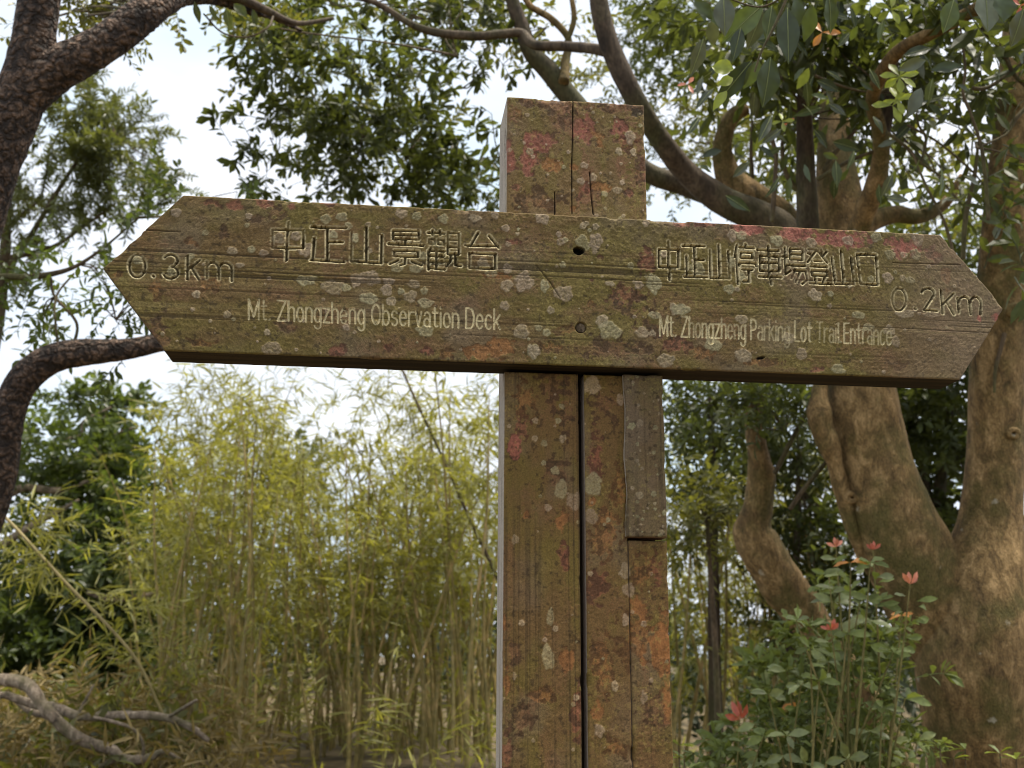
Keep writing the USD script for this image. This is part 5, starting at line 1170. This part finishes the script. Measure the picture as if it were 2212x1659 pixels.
for k, (x, y, mt, L, n_) in enumerate(TIPS):
    d_ = rng.uniform(3.05, 3.45)
    e = at(x, y, d_)
    base = FOOT + np.array([rng.normal(0, 0.2), rng.normal(0, 0.12), 0])
    mid = base + (e - base) * 0.55 + np.array([rng.normal(0, 0.05), rng.normal(0, 0.05), 0.08])
    st_ = obj('stem', tube(np.array([[*base, 0.006], [*mid, 0.0042], [*(mid * 0.3 + e * 0.7), 0.003], [*e, 0.0015]]), 6, n=16), 'green_stem', sh)
    a0 = rng.uniform(0, 6.28)
    for j in range(n_):
        a = a0 + j * 2 * np.pi / n_ + rng.normal(0, 0.25)
        if mt in ('red_leaf', 'pink_leaf'):
            a = -0.3 - 2.5 * (j + 0.5) / n_ + rng.normal(0, 0.15)
        up = unit(np.array([0, 0, 0.8]) + 0.9 * ROT[:, 2] + rng.normal(0, 0.35, 3))
        Lm = L * rng.uniform(0.75, 1.1) * d_ / FPX
        dirn = unit(ROT[:, 0] * math.cos(a) + np.array([0, 1, 0]) * math.sin(a) * 0.8 + np.array([0, 0, rng.uniform(-0.25, 0.6)])) if mt not in ('red_leaf', 'pink_leaf') else unit(ROT[:, 0] * math.cos(a) - ROT[:, 1] * math.sin(a) + ROT[:, 2] * rng.uniform(-.1, .4))
        Lm *= 0.8 if mt in ('red_leaf', 'pink_leaf') else 1.08
        v, f = fine_leaf(Lm, Lm * rng.uniform(0.34, 0.46), rng.uniform(0.1, 0.4), rng.uniform(0.1, 0.55), 'obovate', 0.07)
        if mt in ('red_leaf', 'pink_leaf'):
            up = unit(ROT[:, 2] + rng.normal(0, 0.3, 3))
        obj('leaf', (v @ frame(dirn, up).T + e, f), mt, st_, smooth=True)
foliage(sh, 'foliage', 'whorl', 'shrub_leaf', [(1790, 1530, 190, 140, 3.5, 0.2, 120), (1720, 1640, 190, 60, 3.45, 0.2, 100), (1840, 1400, 110, 110, 3.6, 0.15, 28)], 190, (0.6, 0.95), 0.36, 9.0)
for k, (x, y, mt, L, n_) in enumerate(TIPS):
    # leaves lower on the shoots that end in new growth
    if mt in ('red_leaf', 'pink_leaf', 'orange_leaf'):
        for j in range(7):
            e = at(x + rng.normal(0, 10), y + 26 + 11 * j, 3.25 + rng.normal(0, 0.05))
            a = rng.uniform(0, 6.28)
            dirn = unit(ROT[:, 0] * math.cos(a) + np.array([0, 1, 0]) * math.sin(a) * 0.8 + np.array([0, 0, rng.uniform(-0.2, 0.5)]))
            Lm = rng.uniform(0.045, 0.066)
            v, f = fine_leaf(Lm, Lm * rng.uniform(0.34, 0.46), rng.uniform(0.1, 0.4), rng.uniform(0.1, 0.45), 'obovate', 0.06)
            obj('leaf', (v @ frame(dirn, unit(np.array([0, 0, 0.8]) + 0.8 * ROT[:, 2] + rng.normal(0, 0.35, 3))).T + e, f), 'shrub_leaf' if j % 3 else 'dull_leaf', sh, smooth=True)
for nm, lb_, stems in (('sapling', 'small yellow-green sapling sprig in front of the big tree base', [(2060, 1640), (2030, 1612), (2085, 1618)]), ('sapling', 'small sprig of pale leaves at the right bottom corner', [(2195, 1640), (2160, 1628)]), ('sapling', 'low light-green sprig at the bottom right of the post', [(1478, 1640), (1466, 1610), (1490, 1660)])):
    t = thing(nm, lb_, 'sapling')
    f0 = at(stems[0][0], 2300, 3.0); f0[2] = ground_z(f0[0], f0[1])
    for x, y in stems:
        e = at(x, y, 3.0)
        obj('stem', tube(np.array([[*f0, 0.005], [*(f0 * 0.5 + e * 0.5 + np.array([0.02, 0.02, 0])), 0.003], [*e, 0.0016]]), 6, n=12), 'twig_bark', t)
        for j in range(5):
            a = rng.uniform(0, 6.28)
            dirn = unit(ROT[:, 0] * math.cos(a) + np.array([0, 1, 0]) * math.sin(a) * 0.7 + np.array([0, 0, rng.uniform(0, 0.7)]))
            v, f = leaf_shape(0.045 * rng.uniform(0.8, 1.2), 0.018, 0.3, 0.2, 'obovate')
            obj('leaf', (v @ frame(dirn, np.array([0, 0, 1.0])).T + e, f), 'fresh_leaf' if j % 2 else 'shrub_leaf', t, smooth=False)

# ------------------------------------------------------------------ what nobody could count
rng = np.random.default_rng(66)


def ground_points(n, px0, px1, d0, d1, h0, h1):
    px, d = rng.uniform(px0, px1, n), rng.uniform(d0, d1, n)
    p = at(px, np.full(n, 1420.0), d)
    p[:, 2] = ground_z(p[:, 0], p[:, 1]) + rng.uniform(h0, h1, n) * rng.uniform(0.2, 1, n)
    return p, rng.normal(0, 0.6, (n, 3)) + np.array([0, 0, 0.7])


p, dv = ground_points(900, -150, 560, 4.2, 8.0, 0.0, 0.42)
scatter('dry_brush', None, SPRAYS['dry'], 'dry_leaf', p, dv, rng.uniform(0.8, 1.4, len(p)), 67, 'tangled dry brush around the fallen branches at lower left', 'brush')
p, dv = ground_points(460, 250, 1850, 5.4, 11.5, 0.0, 0.5)
p2_, dv2 = ground_points(420, -200, 420, 4.4, 8.0, 0.0, 0.5)
scatter('green_brush', None, SPRAYS['small'], 'olive_leaf', p2_, dv2, rng.uniform(1.0, 1.8, len(p2_)), 73, 'low green brush mixed with the dry stems at lower left', 'brush')
scatter('bamboo_undergrowth', None, SPRAYS['bamboo'], 'bamboo_leaf', p, dv, rng.uniform(0.9, 1.5, len(p)), 68, 'low bamboo leaves filling the grove between the culms', 'undergrowth')
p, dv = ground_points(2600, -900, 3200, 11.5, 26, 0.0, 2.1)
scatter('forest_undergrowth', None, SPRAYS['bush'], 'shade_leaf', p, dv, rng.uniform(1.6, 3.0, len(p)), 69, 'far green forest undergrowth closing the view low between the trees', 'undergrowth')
P, Dv = cloud([(640, 1240, 400, 120, 8.6, 1.0, 45), (500, 1060, 160, 100, 9.5, 0.8, 25), (470, 900, 80, 100, 9.0, 0.6, 130), (400, 1150, 90, 90, 8.0, 0.6, 40), (520, 1080, 90, 70, 8.6, 0.6, 30), (980, 960, 110, 130, 9.0, 0.8, 90), (600, 860, 70, 60, 9.0, 0.5, 16), (690, 920, 70, 60, 9.0, 0.5, 18), (770, 870, 60, 60, 9.0, 0.5, 18), (860, 830, 50, 40, 9, 0.4, 12), (800, 1120, 260, 70, 10.0, 0.8, 60), (1520, 1250, 130, 160, 10.0, 0.8, 90)], 71, 0.42, 5.0)
scatter('bamboo_foliage', None, SPRAYS['bamboo'], 'bamboo_leaf', P, Dv, rng.uniform(0.9, 1.5, len(P)), 72, 'airy yellow-green bamboo leaves in the upper grove', 'bamboo leaves')
